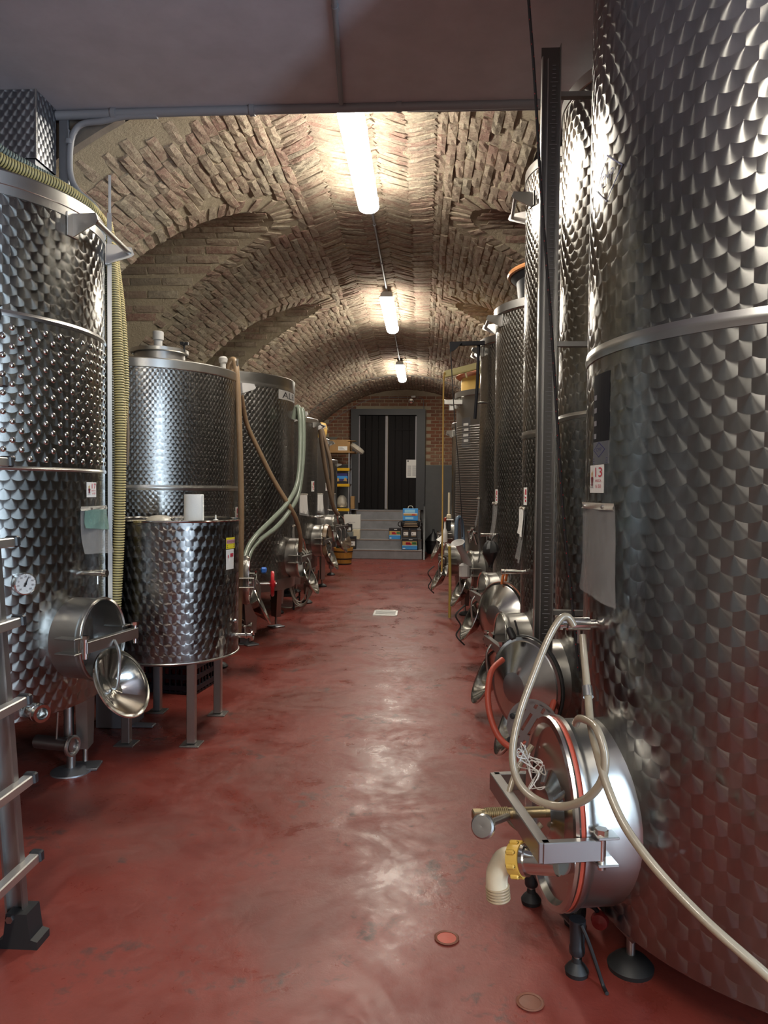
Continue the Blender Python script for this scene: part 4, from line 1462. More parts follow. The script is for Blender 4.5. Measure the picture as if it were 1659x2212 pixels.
ladder_rail(R5, 192, 165, 2.50, 0.09)
ladder_rail(R6, 196, 168, 2.21, 0.08)
ladder_rail(R7, 192, 165, 2.00, 0.08)
for T, zr in ((R4, 2.60), (R5, 2.60), (R6, 2.315)):
    MB().ring([(T['r'] - 0.01, zr - 0.05), (T['r'] + 0.018, zr - 0.05), (T['r'] + 0.018, zr + 0.004), (T['r'] - 0.01, zr + 0.006)], Matrix.Translation((T['x'], T['y'], 0)), 96).build('top_flange', 'steel_dark', T['o'])
# copper-rimmed open lid on R4, yellow insulated lid on R6
Ml = Matrix.Translation((1.03, 5.40, 2.63))
l4 = MB().ring([(0.36, 0.0), (0.38, 0.16), (0.43, 0.205), (0.42, 0.215), (0.37, 0.18), (0.34, 0.01)], Ml, 64).build('open_lid', 'black_plastic', R4['o'])
MB().torus(0.428, 0.018, Ml @ Matrix.Translation((0, 0, 0.215)), 64, 8).build('lid_rim', 'copper_rim', l4)
Ml = Matrix.Translation((R6['x'], R6['y'], 2.28))
l6 = MB().lathe([(0.505, 0.0), (0.505, 0.20), (0.0, 0.21)], Ml, 64).build('insulated_lid', 'lid_yellow', R6['o'])
MB().ring([(0.50, 0.185), (0.54, 0.20), (0.56, 0.215), (0.55, 0.225), (0.50, 0.215)], Ml, 64).build('lid_flange', 'lid_orange', l6)
rib = MB()
for k in range(42): rib.torus(R6['r'] + 0.0, 0.0035, Matrix.Translation((R6['x'], R6['y'], 0.95 + k * 0.0245)), 72, 6)
rib.build('cooling_ribs', 'steel_dark', R6['o'])
F6 = on_tank(R6, R(212), 1.90)
p6 = F6.patch('name_plate', 'galvanised', -0.07, -0.16, 0.07, 0.14, 0.002, R6['o'])
for k in range(4): F6.patch('plate_mark', 'sticker_white', -0.04 + 0.01 * (k % 2), 0.06 - k * 0.055, 0.045, 0.085 - k * 0.055, 0.003, p6, 2)
# manways of the right row with their lids swung open
for T, dg_, z_, rx_, rz_, L_, sp_ in ((R2, 184, 0.46, 0.15, 0.18, 0.11, False), (R3, 190, 0.42, 0.14, 0.18, 0.13, False), (R4, 190, 0.54, 0.14, 0.17, 0.09, True), (R5, 190, 0.60, 0.14, 0.17, 0.09, False), (R6, 190, 0.57, 0.14, 0.17, 0.10, True), (R7, 190, 0.74, 0.13, 0.16, 0.10, False)):
    manway(T, dg_, z_, rx_, rz_, L_, 'hang', knob=False, strap=sp_)
sticker(R3, 190, 1.27, 0.06, 0.10)
sticker(R4, 190, 1.26, 0.06, 0.10)
tap(R3, 183, 0.83, 0.12, 0.014)
tap(R4, 184, 0.98, 0.10, 0.013)


# ------------------------------------------------------------------ left side: drum, hoses, ladder, duct
DR_ = dict(x=-1.335, y=3.91, r=0.338)
drum = thing('steel_drum', 'open-topped dark steel drum on four square legs with warning label, beside the yellow hose', 'drum', (DR_['x'], DR_['y'], 0))
DR_['o'] = drum
shell_mesh(DR_, 0.42, 1.13, 'perl_rows', 'shell', drum)
Md = Matrix.Translation((DR_['x'], DR_['y'], 0))
MB().lathe([(DR_['r'] - 0.003, 0.42), (DR_['r'] - 0.02, 0.41), (0.0, 0.40)], Md, 64).build('base', 'steel_dark', drum)
MB().torus(DR_['r'] + 0.004, 0.006, Md @ Matrix.Translation((0, 0, 1.132)), 96, 8).build('rolled_rim', 'steel_bright', drum)
MB().torus(DR_['r'] + 0.001, 0.005, Md @ Matrix.Translation((0, 0, 0.425)), 96, 8).build('base_ring', 'steel', drum)
MB().lathe([(DR_['r'] - 0.004, 1.10), (DR_['r'] - 0.02, 1.112), (0.0, 1.114)], Md, 64).build('floating_lid', 'steel_smooth', drum)
for lx, ly in ((-1.162, 3.66), (-1.17, 4.17), (-1.49, 3.64), (-1.53, 4.19)):
    lg = MB().bbox((lx, ly, 0.215), (0.042, 0.042, 0.41), b=0.003).build('leg', 'steel_dark', drum, ang=20)
    MB().bbox((lx, ly, 0.004), (0.10, 0.10, 0.008), b=0.002).build('foot_plate', 'steel_dark', lg, smooth=False)
Mv = mframe(DR_, -2, 0.515)
tv = MB().lathe([(0.013, -0.01), (0.013, 0.05), (0.017, 0.052), (0.017, 0.062), (0.013, 0.064), (0.013, 0.085), (0.026, 0.087), (0.026, 0.094), (0.018, 0.095), (0.0, 0.08)], Mv, 20).build('drain_tap', 'steel_bright', drum)
MB().cyl(Mv @ V((0, 0.012, 0.05)), Mv @ V((0, 0.045, 0.05)), 0.005, 10).build('tap_stem', 'steel', tv)
MB().bbox((0, 0.048, 0.05), (0.03, 0.008, 0.012), Mv, b=0.003).build('tap_handle', 'steel', tv)
MB().lathe([(0.0, -0.012), (0.009, -0.008), (0.012, 0.0), (0.009, 0.008), (0.0, 0.012)], frame(surf(DR_, R(-10), 0.60, 0.012), (1, 0, 0)), 14).build('tap_ball', 'steel_bright', tv)
Fq = on_tank(DR_, R(-14), 0.985)
wl_ = Fq.patch('warning_label', 'ink_yellow', -0.045, 0.0, 0.045, 0.058, 0.001, drum)
Fq.patch('label_band', 'ink_pink', -0.043, 0.027, 0.043, 0.047, 0.0016, wl_)
Fq.word('ATTENZIONE', 'ink_wine', 0, 0.032, 0.010, 0.0022, wl_, 0.078, 'c')
for k in range(2): Fq.shapes('small_print', 'ink_black', [([(-0.038, 0.006 + k * .009), (0.036, 0.006 + k * .009), (0.036, 0.009 + k * .009), (-0.038, 0.009 + k * .009)], [(0, 1, 2, 3)])], 0.0018, wl_)
nl_ = Fq.patch('notice_label', 'sticker_white', -0.045, -0.108, 0.03, -0.004, 0.001, drum)
Fq.shapes('grape_emblem', 'ink_red', [disc2d(-0.004 + (i % 3) * .011, -0.03 - (i // 3) * .009, 0.006) for i in range(6)] + [disc2d(-0.028, -0.04, 0.004, ry=0.01)], 0.0018, nl_)

# things standing in the drum's lid
c = at(419, 1128, 3.84)
pr = thing('paper_roll', 'tall white paper towel roll standing on the drum', 'paper roll', (c.x, c.y, 1.114))
Mr = Matrix.Translation((c.x, c.y, 1.114))
MB().ring([(0.014, 0.0), (0.050, 0.0), (0.0515, 0.004), (0.0505, 0.15), (0.049, 0.153), (0.014, 0.152)], Mr, 40).build('paper_winding', 'paper', pr)
MB().ring([(0.0125, 0.002), (0.0142, 0.002), (0.0142, 0.153), (0.0125, 0.153)], Mr, 20).build('cardboard_core', 'cardboard', pr)
pb_ = MB()
for k in range(1): pb_.box((0.05, -0.008, 0.075), (0.003, 0.02, 0.15), Mr)
pb_.build('loose_edge', 'paper', pr, smooth=False)
c = at(466, 1128, 3.80)
sb = thing('dropper_bottle', 'tiny white plastic fitting with a thin spout at the drum edge', 'fitting', (c.x, c.y, 1.112))
Mr = Matrix.Translation((c.x, c.y, 1.112))
MB().lathe([(0.017, 0.0), (0.018, 0.015), (0.014, 0.024), (0.005, 0.028), (0.003, 0.05), (0.0, 0.05)], Mr, 20).build('bottle_body', 'white_plastic', sb)
MB().bbox((0.018, 0, 0.008), (0.018, 0.02, 0.016), Mr, b=0.003).build('side_cap', 'white_plastic', sb)
c = at(345, 1120, 3.85)
fn = thing('plastic_scoop', 'clear plastic domed scoop lying on the drum lid', 'scoop', (c.x, c.y, 1.115))
Mr = Matrix.Translation((c.x, c.y, 1.116)) @ Matrix.Rotation(R(10), 4, 'Z')
MB().ring([(0.075, 0.0), (0.077, 0.004), (0.066, 0.022), (0.04, 0.036), (0.005, 0.040), (0.005, 0.037), (0.038, 0.033), (0.063, 0.019)], Mr, 32).build('bowl', 'clear_bag', fn)
MB().tube([Mr @ V((0.06, -0.02, 0.02)), Mr @ V((0.075, -0.03, 0.012)), Mr @ V((0.09, -0.035, 0.004))], 0.006, 8).build('handle', 'black_plastic', fn)
c = at(285, 1127, 3.72)
tg = thing('plastic_tray', 'shallow beige plastic dish half out over the drum rim by the yellow hose', 'dish', (c.x, c.y, 1.12))
MB().ring([(0.005, 0.022), (0.08, 0.022), (0.10, 0.032), (0.102, 0.030), (0.082, 0.019), (0.005, 0.019)], Matrix.Translation((c.x + 0.02, c.y + 0.10, 1.095)), 32).build('dish_body', 'cream_plastic', tg)

# crate under the drum
cr = thing('plastic_crate', 'black ventilated plastic crate with red contents on the floor behind the drum legs', 'crate', (-1.52, 4.72, 0))
Mc_ = Matrix.Translation((-1.64, 4.76, 0)) @ Matrix.Rotation(R(-8), 4, 'Z')
for z_ in (0.02, 0.09, 0.16):
    b = MB()
    for sy in (-0.19, 0.19): b.box((0, sy, z_ + 0.02), (0.5, 0.012, 0.03), Mc_)
    for sx in (-0.25, 0.25): b.box((sx, 0, z_ + 0.02), (0.012, 0.38, 0.03), Mc_)
    b.build('crate_band', 'crate_black', cr, smooth=False)
b = MB()
for k in range(13):
    for sy in (-0.19, 0.19): b.box((-0.24 + k * 0.04, sy, 0.10), (0.008, 0.010, 0.18), Mc_)
for k in range(9):
    for sx in (-0.25, 0.25): b.box((sx, -0.18 + k * 0.045, 0.10), (0.010, 0.008, 0.18), Mc_)
b.box((0, 0, 0.01), (0.5, 0.38, 0.012), Mc_)
b.build('crate_lattice', 'crate_black', cr, smooth=False)
b = MB()
for k in range(8): b.cyl(Mc_ @ V((-0.2 + k * 0.055, 0.0, 0.02)), Mc_ @ V((-0.2 + k * 0.055, 0.0, 0.17)), 0.022, 12)
b.build('red_tubs', 'crate_red', cr)
sp_ = thing('steel_plinth', 'dull grey sheet-metal plinth behind the first drum legs', 'plinth', (-1.72, 4.02, 0))
b = MB().bbox((-1.66, 3.97, 0.16), (0.19, 0.20, 0.32), b=0.004); b.build('plinth_body', 'galvanised', sp_, smooth=False)
MB().bbox((-1.60, 3.92, 0.008), (0.30, 0.06, 0.012), Matrix.Identity(4), b=0.003).build('plinth_flange', 'galvanised', sp_, smooth=False)


def hose(name, pts, r, mat, label, cat='hose', smooth=7, rib=0.0, seg=12, group=None, extra=None, **kw):
    t = thing(name, label, cat, tuple(V(pts[0])), group)
    MB().tube(pts, r, seg, smooth, rib=rib, **kw).build('tube', mat, t, ang=80 if not rib else 180)
    if extra: extra(t)
    return t


A = lambda px, py, Y: at(px, py, Y)
hose('spiral_hose', [A(-60, 300, 3.0), A(0, 344, 3.1), A(60, 372, 3.2), A(126, 401, 3.32), A(168, 428, 3.42), A(203, 458, 3.53), A(226, 492, 3.62), A(240, 560, 3.64), A(250, 680, 3.58), A(258, 850, 3.54), A(260, 1000, 3.52), A(257, 1150, 3.52), A(251, 1280, 3.52), A(246, 1352, 3.52)], 0.0262, 'spiral_yellow', 'thick yellow spiral hose nearest, draped over tank 17 and hanging to its manway', rib=0.0022, seg=14)
hose('spiral_hose', [A(-60, 262, 3.1), A(0, 322, 3.2), A(60, 358, 3.3), A(120, 392, 3.42), A(175, 427, 3.53), A(214, 470, 3.66), A(232, 560, 3.70), A(238, 700, 3.66), A(240, 900, 3.62), A(238, 1050, 3.62), A(233, 1160, 3.62), A(228, 1200, 3.63)], 0.020, 'spiral_green', 'grey-green spiral hose between tank 17 and the yellow hose', rib=0.0016, seg=12)
hose('spiral_hose', [A(232, 480, 3.74), A(246, 560, 3.74), A(258, 650, 3.72), A(266, 760, 3.70), A(268, 850, 3.70), A(262, 930, 3.68), A(256, 1010, 3.66)], 0.0235, 'spiral_yellow', 'second yellow spiral hose, half hidden behind the first', rib=0.002, seg=12)
hose('thin_hose', [A(262, 760, 3.80), A(272, 850, 3.80), A(276, 930, 3.80), A(275, 1004, 3.80)], 0.0085, 'hose_brown', 'short brown hose end hanging beside the yellow spiral hoses')

# sheet-metal duct under the ceiling
du = thing('air_duct', 'engine-turned sheet-metal duct box hung in the ceiling corner over tank 17', 'duct', (-2.25, 3.5, 2.86))
def uvbox(mb, x0, x1, y0, y1, z0, z1):
    for vs, uv in ((((x0, y0, z0), (x1, y0, z0), (x1, y0, z1), (x0, y0, z1)), 0), (((x1, y0, z0), (x1, y1, z0), (x1, y1, z1), (x1, y0, z1)), 1), (((x0, y1, z0), (x0, y0, z0), (x1, y0, z0), (x1, y1, z0)), 0)):
        o = len(mb.v)
        for p in vs:
            mb.uv[len(mb.v)] = ((p[1] if uv else p[0]) + 5, p[2]); mb.v.append(p)
        mb.f.append((o, o + 1, o + 2, o + 3))
xd = at(78, 280, 3.45).x
b = MB(); uvbox(b, -2.68, xd, 3.45, 3.64, 2.85, CZ - 0.002); b.build('duct_box', 'perl_duct', du, smooth=False)
b = MB(); uvbox(b, -2.68, xd - 0.01, 3.46, 3.62, 2.66, 2.85); b.build('duct_collar', 'galvanised', du, smooth=False)
MB().box((xd, 3.45, (2.85 + CZ) / 2), (0.006, 0.006, CZ - 2.85)).build('corner_seam', 'aluminium', du, smooth=False)
MB().bbox((at(138, 320, 3.66).x, 3.665, 2.98), (0.05, 0.02, 0.42), b=0.003).build('duct_flange', 'galvanised', du, smooth=False)

# ladder
ld = thing('ladder', 'aluminium extension ladder leaning at the left edge, black end caps on its rungs', 'ladder', (-1.12, 1.85, 0))
def lx(z): return -1.141 - 0.072 * z
lean = math.atan(0.098)
Ml = Matrix.Translation((0, 0, 0)) @ Matrix(((1, 0, -0.072, -1.141), (0, 1, 0, 0), (0, 0, 1, 0), (0, 0, 0, 1)))
for yy in (2.025, 1.61):
    sl = MB()
    sl.box((0, yy, 1.32), (0.054, 0.004, 2.5), Ml)
    sl.box((0.025, yy - 0.004, 1.32), (0.006, 0.024, 2.5), Ml); sl.box((-0.025, yy - 0.004, 1.32), (0.006, 0.024, 2.5), Ml)
    so = sl.build('stile', 'alu_dark', ld, smooth=False)
    ft = MB().prism([(-0.055, 0.0), (0.06, 0.0), (0.06, 0.022), (0.040, 0.028), (0.030, 0.10), (-0.030, 0.10), (-0.038, 0.028), (-0.055, 0.022)], 0.07, Matrix(((1, 0, 0, -1.13), (0, 0, 1, yy - 0.04), (0, 1, 0, 0), (0, 0, 0, 1))))
    ft.build('rubber_foot', 'black_rubber', so, smooth=False)
    MB().cyl((lx(0.1), yy - 0.045, 0.085), (lx(0.1), yy + 0.04, 0.085), 0.011, 6).build('foot_bolt', 'steel', so)
for k in range(9):
    z = 0.22 + k * 0.23
    rg = MB().bbox((0.036, 1.82, z), (0.030, 0.50, 0.026), Ml, b=0.003).build('rung', 'aluminium', ld, ang=20)
    MB().bbox((0.038, 2.078, z + 0.002), (0.036, 0.024, 0.032), Ml, b=0.004).build('end_cap', 'black_plastic', rg, ang=20)
for yy in (1.985, 1.65):
    sl = MB()
    sl.box((-0.045, yy, 1.72), (0.06, 0.004, 2.20), Ml); sl.box((-0.016, yy - 0.012, 1.72), (0.005, 0.022, 2.2), Ml); sl.box((-0.074, yy - 0.012, 1.72), (0.005, 0.022, 2.2), Ml)
    sl.build('inner_stile', 'alu_dark', ld, smooth=False)
for k in range(9):
    z = 0.735 + k * 0.23
    MB().bbox((-0.03, 1.815, z), (0.034, 0.33, 0.026), Ml, b=0.003).build('rung', 'aluminium', ld, ang=20)

# clear document sleeves hung on the tanks
def sleeve(T, dg, ztop, w, h, label, flare=0.05, mat='clear_sleeve', insert=None, skew=0.0):
    a = R(dg); r = T['r']
    def P(u, z, off):
        b = a + u / r
        return V((T['x'] + (r + off) * math.cos(b), T['y'] + (r + off) * math.sin(b), z))
    t = thing('document_sleeve', label, 'document sleeve', tuple(P(0, ztop, 0.01)), 'clear plastic document sleeves on the tanks')
    def mk(w, z0, z1, fl, o0, sk=1.0):
        mb = MB(); vs, fs = [], []
        nu, nv = 8, 10
        for sd in (0, 1):
            for j in range(nv + 1):
                for i in range(nu + 1):
                    u, v = i / nu - 0.5, j / nv
                    off = o0 + fl * v * v * (0.5 + abs(u + 0.15)) + 0.004 * math.sin(u * 9 + v * 5) * v + sd * 0.0016
                    vs.append(P(u * w * (1 + 0.06 * v * sk) + skew * v * sk, z0 + (z1 - z0) * v - 0.02 * (u + .5) * v * sk, off))
        N = (nu + 1) * (nv + 1)
        for j in range(nv):
            for i in range(nu):
                q = j * (nu + 1) + i
                fs.append((q + nu + 1, q + nu + 2, q + 1, q)); fs.append((N + q, N + q + 1, N + q + nu + 2, N + q + nu + 1))
        mb.add(vs, fs); return mb
    mk(w, ztop, ztop - h, flare, 0.006).build('sleeve_film', mat, t)
    mk(w, ztop + 0.004, ztop - 0.014, 0.0, 0.009, 0.0).build('top_strip', 'clear_bag', t)
    for u in (-0.25, 0.3):
        MB().lathe([(0.006, 0.0), (0.005, 0.010), (0.0, 0.012)], frame(P(u * w, ztop - 0.006, 0.006), P(u * w, ztop, 1) - P(u * w, ztop, 0)), 12).build('clip', 'steel', t)
    if insert: mk(w * 0.85, ztop - 0.012, ztop - h * insert[1], flare * 0.3, 0.012).build('paper_sheet', insert[0], t)
    return t
sleeve(L1, 3, 1.212, 0.29, 0.20, 'clear sleeve with a green sheet hung on tank 17', 0.03, insert=('green_sleeve', 0.45))
sleeve(R1, 185, 1.265, 0.27, 0.25, 'largest clear sleeve, curling, hung under the number 13 label', 0.008, skew=0.02)
sleeve(R3, 183, 1.206, 0.15, 0.30, 'clear sleeve on the slim shiny tank, nearest after the tank 13 one', 0.03, insert=('sticker_white', 0.5), skew=0.0)
sleeve(R4, 186, 1.215, 0.16, 0.26, 'clear sleeve on the tank under the copper-rimmed lid', 0.03)
sleeve(R5, 183, 1.237, 0.14, 0.24, 'clear sleeve on the tank under the gantry arm', 0.03)
sleeve(L2, 14, 1.20, 0.14, 0.26, 'clear sleeve on the broad tank behind the drum', 0.02)
sleeve(L3, 2, 0.98, 0.14, 0.30, 'clear sleeve low on the tank with the lettered plate', 0.02)
sleeve(L4, -34, 1.25, 0.13, 0.22, 'clear sleeve with white sheet on the tank past the lettered one', 0.02, insert=('sticker_white', 0.9))
sleeve(L5, -34, 1.245, 0.13, 0.24, 'clear sleeve with white sheet on the smooth brownish tank', 0.02, insert=('sticker_white', 0.9))
sleeve(L6, -20, 1.24, 0.08, 0.26, 'clear sleeve on the smallest far left tank', 0.02)

# hoses on the left row
hose('brown_hose', [A(498, 880, 5.02), A(494, 800, 5.0), A(500, 779, 4.98), A(508, 783, 4.97), A(513, 830, 4.95), A(518, 960, 4.94), A(521, 1100, 4.94), A(519, 1250, 4.94), A(515, 1372, 4.95)], 0.020, 'hose_brown', 'brown hose hooked over the broad tank rim and hanging down past the drum')
hose('brown_hose', [A(496, 795, 5.12), A(482, 850, 4.98), A(478, 930, 4.90), A(474, 1000, 4.87), A(470, 1040, 4.85)], 0.017, 'hose_brown', 'faint brown hose loop lying against the broad tank side')
hose('brown_hose', [A(505, 800, 5.3), A(520, 850, 5.45), A(533, 915, 5.6), A(560, 975, 5.7), A(590, 1035, 5.78), A(620, 1085, 5.85), A(640, 1122, 5.95), A(649, 1160, 6.05), A(648, 1190, 6.15)], 0.018, 'hose_brown', 'brown hose slanting down across the lettered tank to its manway')
gA = [A(634, 905, 6.2), A(640, 880, 6.18), A(647, 890, 6.15), A(649, 960, 6.10), A(643, 1040, 6.0), A(622, 1085, 5.85), A(590, 1120, 5.7), A(555, 1155, 5.5), A(535, 1185, 5.4), A(525, 1225, 5.3), A(522, 1290, 5.25)]
gB = [A(642, 905, 6.24), A(650, 884, 6.2), A(655, 900, 6.18), A(655, 980, 6.12), A(646, 1060, 6.03), A(628, 1100, 5.9), A(598, 1138, 5.75), A(560, 1168, 5.55), A(540, 1195, 5.45), A(531, 1240, 5.35), A(530, 1300, 5.3)]
hose('green_hose', gA, 0.019, 'hose_green', 'glossy pale green hose, upper of the pair sweeping down the lettered tank', group='pale green hoses')
hose('green_hose', gB, 0.019, 'hose_green', 'glossy pale green hose, lower of the pair sweeping down the lettered tank', group='pale green hoses')
hose('brown_hose', [A(684, 930, 8.9), A(690, 925, 8.9), A(697, 975, 8.95), A(706, 1030, 9.0), A(715, 1075, 9.05), A(722, 1100, 9.1), A(731, 1112, 9.15)], 0.026, 'hose_dark_brown', 'dark brown hose in front on the smooth brownish tank', group='dark brown hoses')
hose('brown_hose', [A(688, 932, 9.2), A(694, 926, 9.2), A(704, 960, 9.2), A(714, 1000, 9.2), A(718, 1050, 9.2), A(716, 1090, 9.2)], 0.026, 'hose_dark_brown', 'dark brown hose behind on the smooth brownish tank', group='dark brown hoses')
# tan rolled pad on top of the brownish tank
c = A(694, 925, 9.55)
tb = thing('tan_cushion', 'tan rounded bundle tied at the top of the smooth brownish tank', 'bundle', (c.x, c.y, 1.95))
MB().lathe([(0.0, -0.12), (0.05, -0.11), (0.075, -0.04), (0.08, 0.03), (0.06, 0.09), (0.0, 0.11)], Matrix.Translation((c.x, c.y, c.z - 0.03)), 24).build('bundle_body', 'lid_yellow', tb)
MB().torus(0.078, 0.005, Matrix.Translation((c.x, c.y, c.z - 0.01)), 24, 6).build('bundle_tie', 'hose_brown', tb)

# cable coil, pump and valves on the left
cc = thing('cable_coil', 'bundle of thin grey cable loops hanging by the far left manways', 'cable', tuple(A(650, 1240, 6.6)))
rr = random.Random(3)
for k in range(5):
    y_ = 6.45 + k * 0.05
    c0 = A(652 - k * 2, 1200, y_)
    pts = []
    for i in range(10):
        a = 2 * PI * i / 10
        pts.append(A(648 + (22 + rr.uniform(-6, 6)) * math.sin(a) + k, 1245 - 55 * math.cos(a) * (1 + .12 * k * 0.4) + rr.uniform(-5, 5), y_ + 0.02 * math.sin(a)))
    MB().tube(pts, 0.006, 8, 5, closed=True).build('cable_loop', 'cable_grey', cc)
c1_ = thing('loose_cable', 'loose grey cable trailing on the floor by the black pump', 'cable', tuple(A(650, 1300, 7.0)))
def fl(px, py, z=0.006):
    d = at(px, py, 1.0) - CO
    return CO + d * ((z - EYE) / d.z)
MB().tube([fl(590, 1305), fl(612, 1312), fl(640, 1311), fl(660, 1300), fl(668, 1286), A(668, 1270, 7.2)], 0.006, 8, 6).build('cable', 'cable_grey', c1_)
bl = thing('black_cable', 'black cable loop dangling under the far left manway', 'cable', tuple(A(680, 1240, 8.0)))
MB().tube([A(677, 1230, 7.9), A(674, 1255, 7.9), A(679, 1263, 7.9), A(686, 1258, 7.9), A(688, 1232, 7.9)], 0.007, 8, 6).build('cable', 'black_rubber', bl)
pm_c = fl(612, 1318)
pu = thing('transfer_pump', 'small black transfer pump on a low wheeled frame under the lettered tank', 'pump', (pm_c.x, pm_c.y + 0.15, 0))
px_, py_ = pm_c.x - 0.02, pm_c.y + 0.25
MB().cyl((px_ - 0.02, py_ - 0.12, 0.26), (px_ - 0.02, py_ + 0.16, 0.26), 0.085, 24).build('motor', 'black_plastic', pu)
MB().lathe([(0.06, -0.02), (0.07, 0.0), (0.06, 0.03), (0.02, 0.045), (0.0, 0.045)], frame((px_ - 0.02, py_ - 0.12, 0.26), (0, -1, 0)), 24).build('pump_head', 'steel', pu)
MB().bbox((px_ - 0.02, py_, 0.15), (0.24, 0.34, 0.03), b=0.006).build('base_plate', 'black_plastic', pu)
for sx in (-0.12, 0.12):
    MB().tube([V((px_ + sx, py_ - 0.22, 0.10)), V((px_ + sx, py_ + 0.2, 0.10))], 0.010, 8, 0).build('frame_rail', 'black_plastic', pu)
    for sy in (-0.18, 0.18): MB().cyl((px_ + sx, py_ + sy, 0.0), (px_ + sx, py_ + sy, 0.14), 0.010, 10).build('leg', 'black_plastic', pu)
vm = thing('standing_valve', 'steel angle bracket post with side valve on the floor right of the drum', 'valve', tuple(fl(528, 1395, 0)))
c = fl(528, 1392, 0)
MB().prism([(-0.075, 0.42), (0.075, 0.42), (0.035, 0.0), (-0.035, 0.0)], 0.03, Matrix(((1, 0, 0, c.x), (0, 0, 1, c.y), (0, 1, 0, 0), (0, 0, 0, 1)))).build('bracket_post', 'galvanised', vm, smooth=False)
MB().bbox((c.x, c.y + 0.01, 0.004), (0.13, 0.10, 0.008), b=0.002).build('base_plate', 'galvanised', vm, smooth=False)
q = A(530, 1353, c.y - 0.03)
ho = MB().cyl((q.x - 0.07, q.y, q.z), (q.x + 0.05, q.y, q.z), 0.022, 18)
ho.cyl((q.x + 0.045, q.y, q.z), (q.x + 0.06, q.y, q.z), 0.034, 18)
hoo = ho.build('valve_body', 'steel', vm)
MB().tube([V((q.x - 0.01, q.y - 0.01, q.z + 0.02)), V((q.x - 0.01, q.y - 0.01, q.z + 0.05)), V((q.x - 0.07, q.y - 0.03, q.z + 0.075))], 0.006, 8, 3).build('valve_lever', 'steel_dark', hoo)
MB().torus(0.035, 0.008, frame(A(516, 1335, c.y - 0.02), (0.4, -1, 0.5)), 20, 8).build('hose_clamp', 'steel', hoo)


# ------------------------------------------------------------------ right side: hoses, lids, rope, gantries
hose('clear_hose', [A(1240, 1352, 2.03), A(1226, 1332, 2.03), A(1208, 1340, 2.02), A(1182, 1385, 2.0), A(1150, 1465, 1.97), A(1122, 1545, 1.93), A(1107, 1625, 1.89), A(1118, 1685, 1.86), A(1155, 1725, 1.83), A(1210, 1742, 1.79), A(1262, 1728, 1.74), A(1298, 1690, 1.71), A(1307, 1635, 1.71), A(1292, 1580, 1.74), A(1275, 1560, 1.80), A(1252, 1552, 1.88), A(1244, 1563, 1.93)],
     0.0098, 'hose_clear', 'cloudy clear hose looping from the tap over the nearest manway')
hose('clear_hose', [A(1258, 1372, 2.03), A(1263, 1430, 1.99), A(1270, 1500, 1.93), A(1277, 1570, 1.84), A(1292, 1632, 1.74), A(1312, 1700, 1.68), A(1350, 1785, 1.62), A(1420, 1880, 1.54), A(1520, 1985, 1.46), A(1640, 2092, 1.40), A(1760, 2200, 1.36)],
     0.0098, 'hose_clear', 'cloudy clear hose running from the tap down across tank 13 to the corner', extra=lambda t: MB().cyl(A(1268, 1484, 1.945), A(1271, 1506, 1.925), 0.0135, 16).build('hose_clamp', 'steel_dark', t))
hose('clear_hose', [A(1150, 1610, 2.16), A(1118, 1660, 2.14), A(1098, 1720, 2.10), A(1098, 1765, 2.08), A(1118, 1788, 2.05), A(1145, 1800, 2.02), A(1170, 1780, 2.02)], 0.0085, 'hose_clear', 'thin cloudy hose loop behind the clamp bar of the nearest manway')
wi = thing('wire_tangle', 'tangle of thin white wires caught on the nearest clamp bar', 'wire', tuple(A(1140, 1660, 2.02)))
rr = random.Random(11)
for k in range(7):
    pts = [A(1125 + rr.uniform(-8, 20), 1605 + rr.uniform(0, 55), 2.02 + rr.uniform(-.04, .04)) for _ in range(3)]
    pts += [A(1150 + rr.uniform(-10, 30), 1650 + rr.uniform(-10, 60), 1.98 + rr.uniform(-.03, .03)) for _ in range(3)]
    MB().tube(pts, 0.0016, 5, 6).build('wire', 'wire_white', wi)

# conical steel lids hung in the aisle, with their rubber seals
def hung_lid(px, py, Y, r, nrm, label, ring_mat, edge='steel'):
    c = A(px, py, Y); M = frame(c, nrm)
    t = thing('hatch_lid', label, 'lid', tuple(c), 'large conical hatch lids hung in the aisle')
    MB().ring([(r, -0.012), (r + 0.006, -0.006), (r + 0.004, 0.003), (r * 0.95, 0.004), (r * 0.93, 0.008), (r * 0.35, r * 0.36), (r * 0.32, r * 0.375), (0.002, r * 0.375), (0.002, r * 0.35), (r * 0.32, r * 0.35), (r * 0.92, -0.006)], M, 64, 0.92, 1.0).build('lid_cone', 'steel_smooth', t, ang=16)
    MB().lathe([(r * 0.32, r * 0.376), (r * 0.305, r * 0.382), (0.0, r * 0.382)], M, 48, 0.92, 1.0).build('lid_boss', 'steel_dark', t)  # darker steel puts the floor's reflection into the flat centre's colour
    MB().torus(r + 0.004, 0.008, M @ Matrix.Translation((0, 0, -0.01)), 64, 8, 0.92, 1.0).build('lid_seal', ring_mat, t)
    return t, M
h1, Mh1 = hung_lid(1082, 1327, 4.86, 0.205, (-0.70, -0.70, 0.02), 'conical steel lid with brown rubber seal, farther of the two', 'brown_rubber')
MB().tube([A(1084, 1262, 4.84), A(1088, 1240, 4.84), A(1096, 1233, 4.86), A(1092, 1255, 4.88)], 0.009, 8, 5).build('hanging_strap', 'lid_orange', h1)
h2, Mh2 = hung_lid(1135, 1480, 2.92, 0.185, (-0.74, -0.66, 0.0), 'conical steel lid with black seal behind the clear hose, nearer of the two', 'black_rubber')
b = MB().tube([A(1112, 1340, 2.98), A(1118, 1362, 2.97), A(1120, 1380, 2.96)], 0.004, 8, 4)
b.lathe([(0.008, 0.0), (0.014, 0.01), (0.015, 0.045), (0.009, 0.052), (0.0, 0.052)], frame(A(1098, 1355, 2.93), (0.35, -0.2, -0.75)), 16)
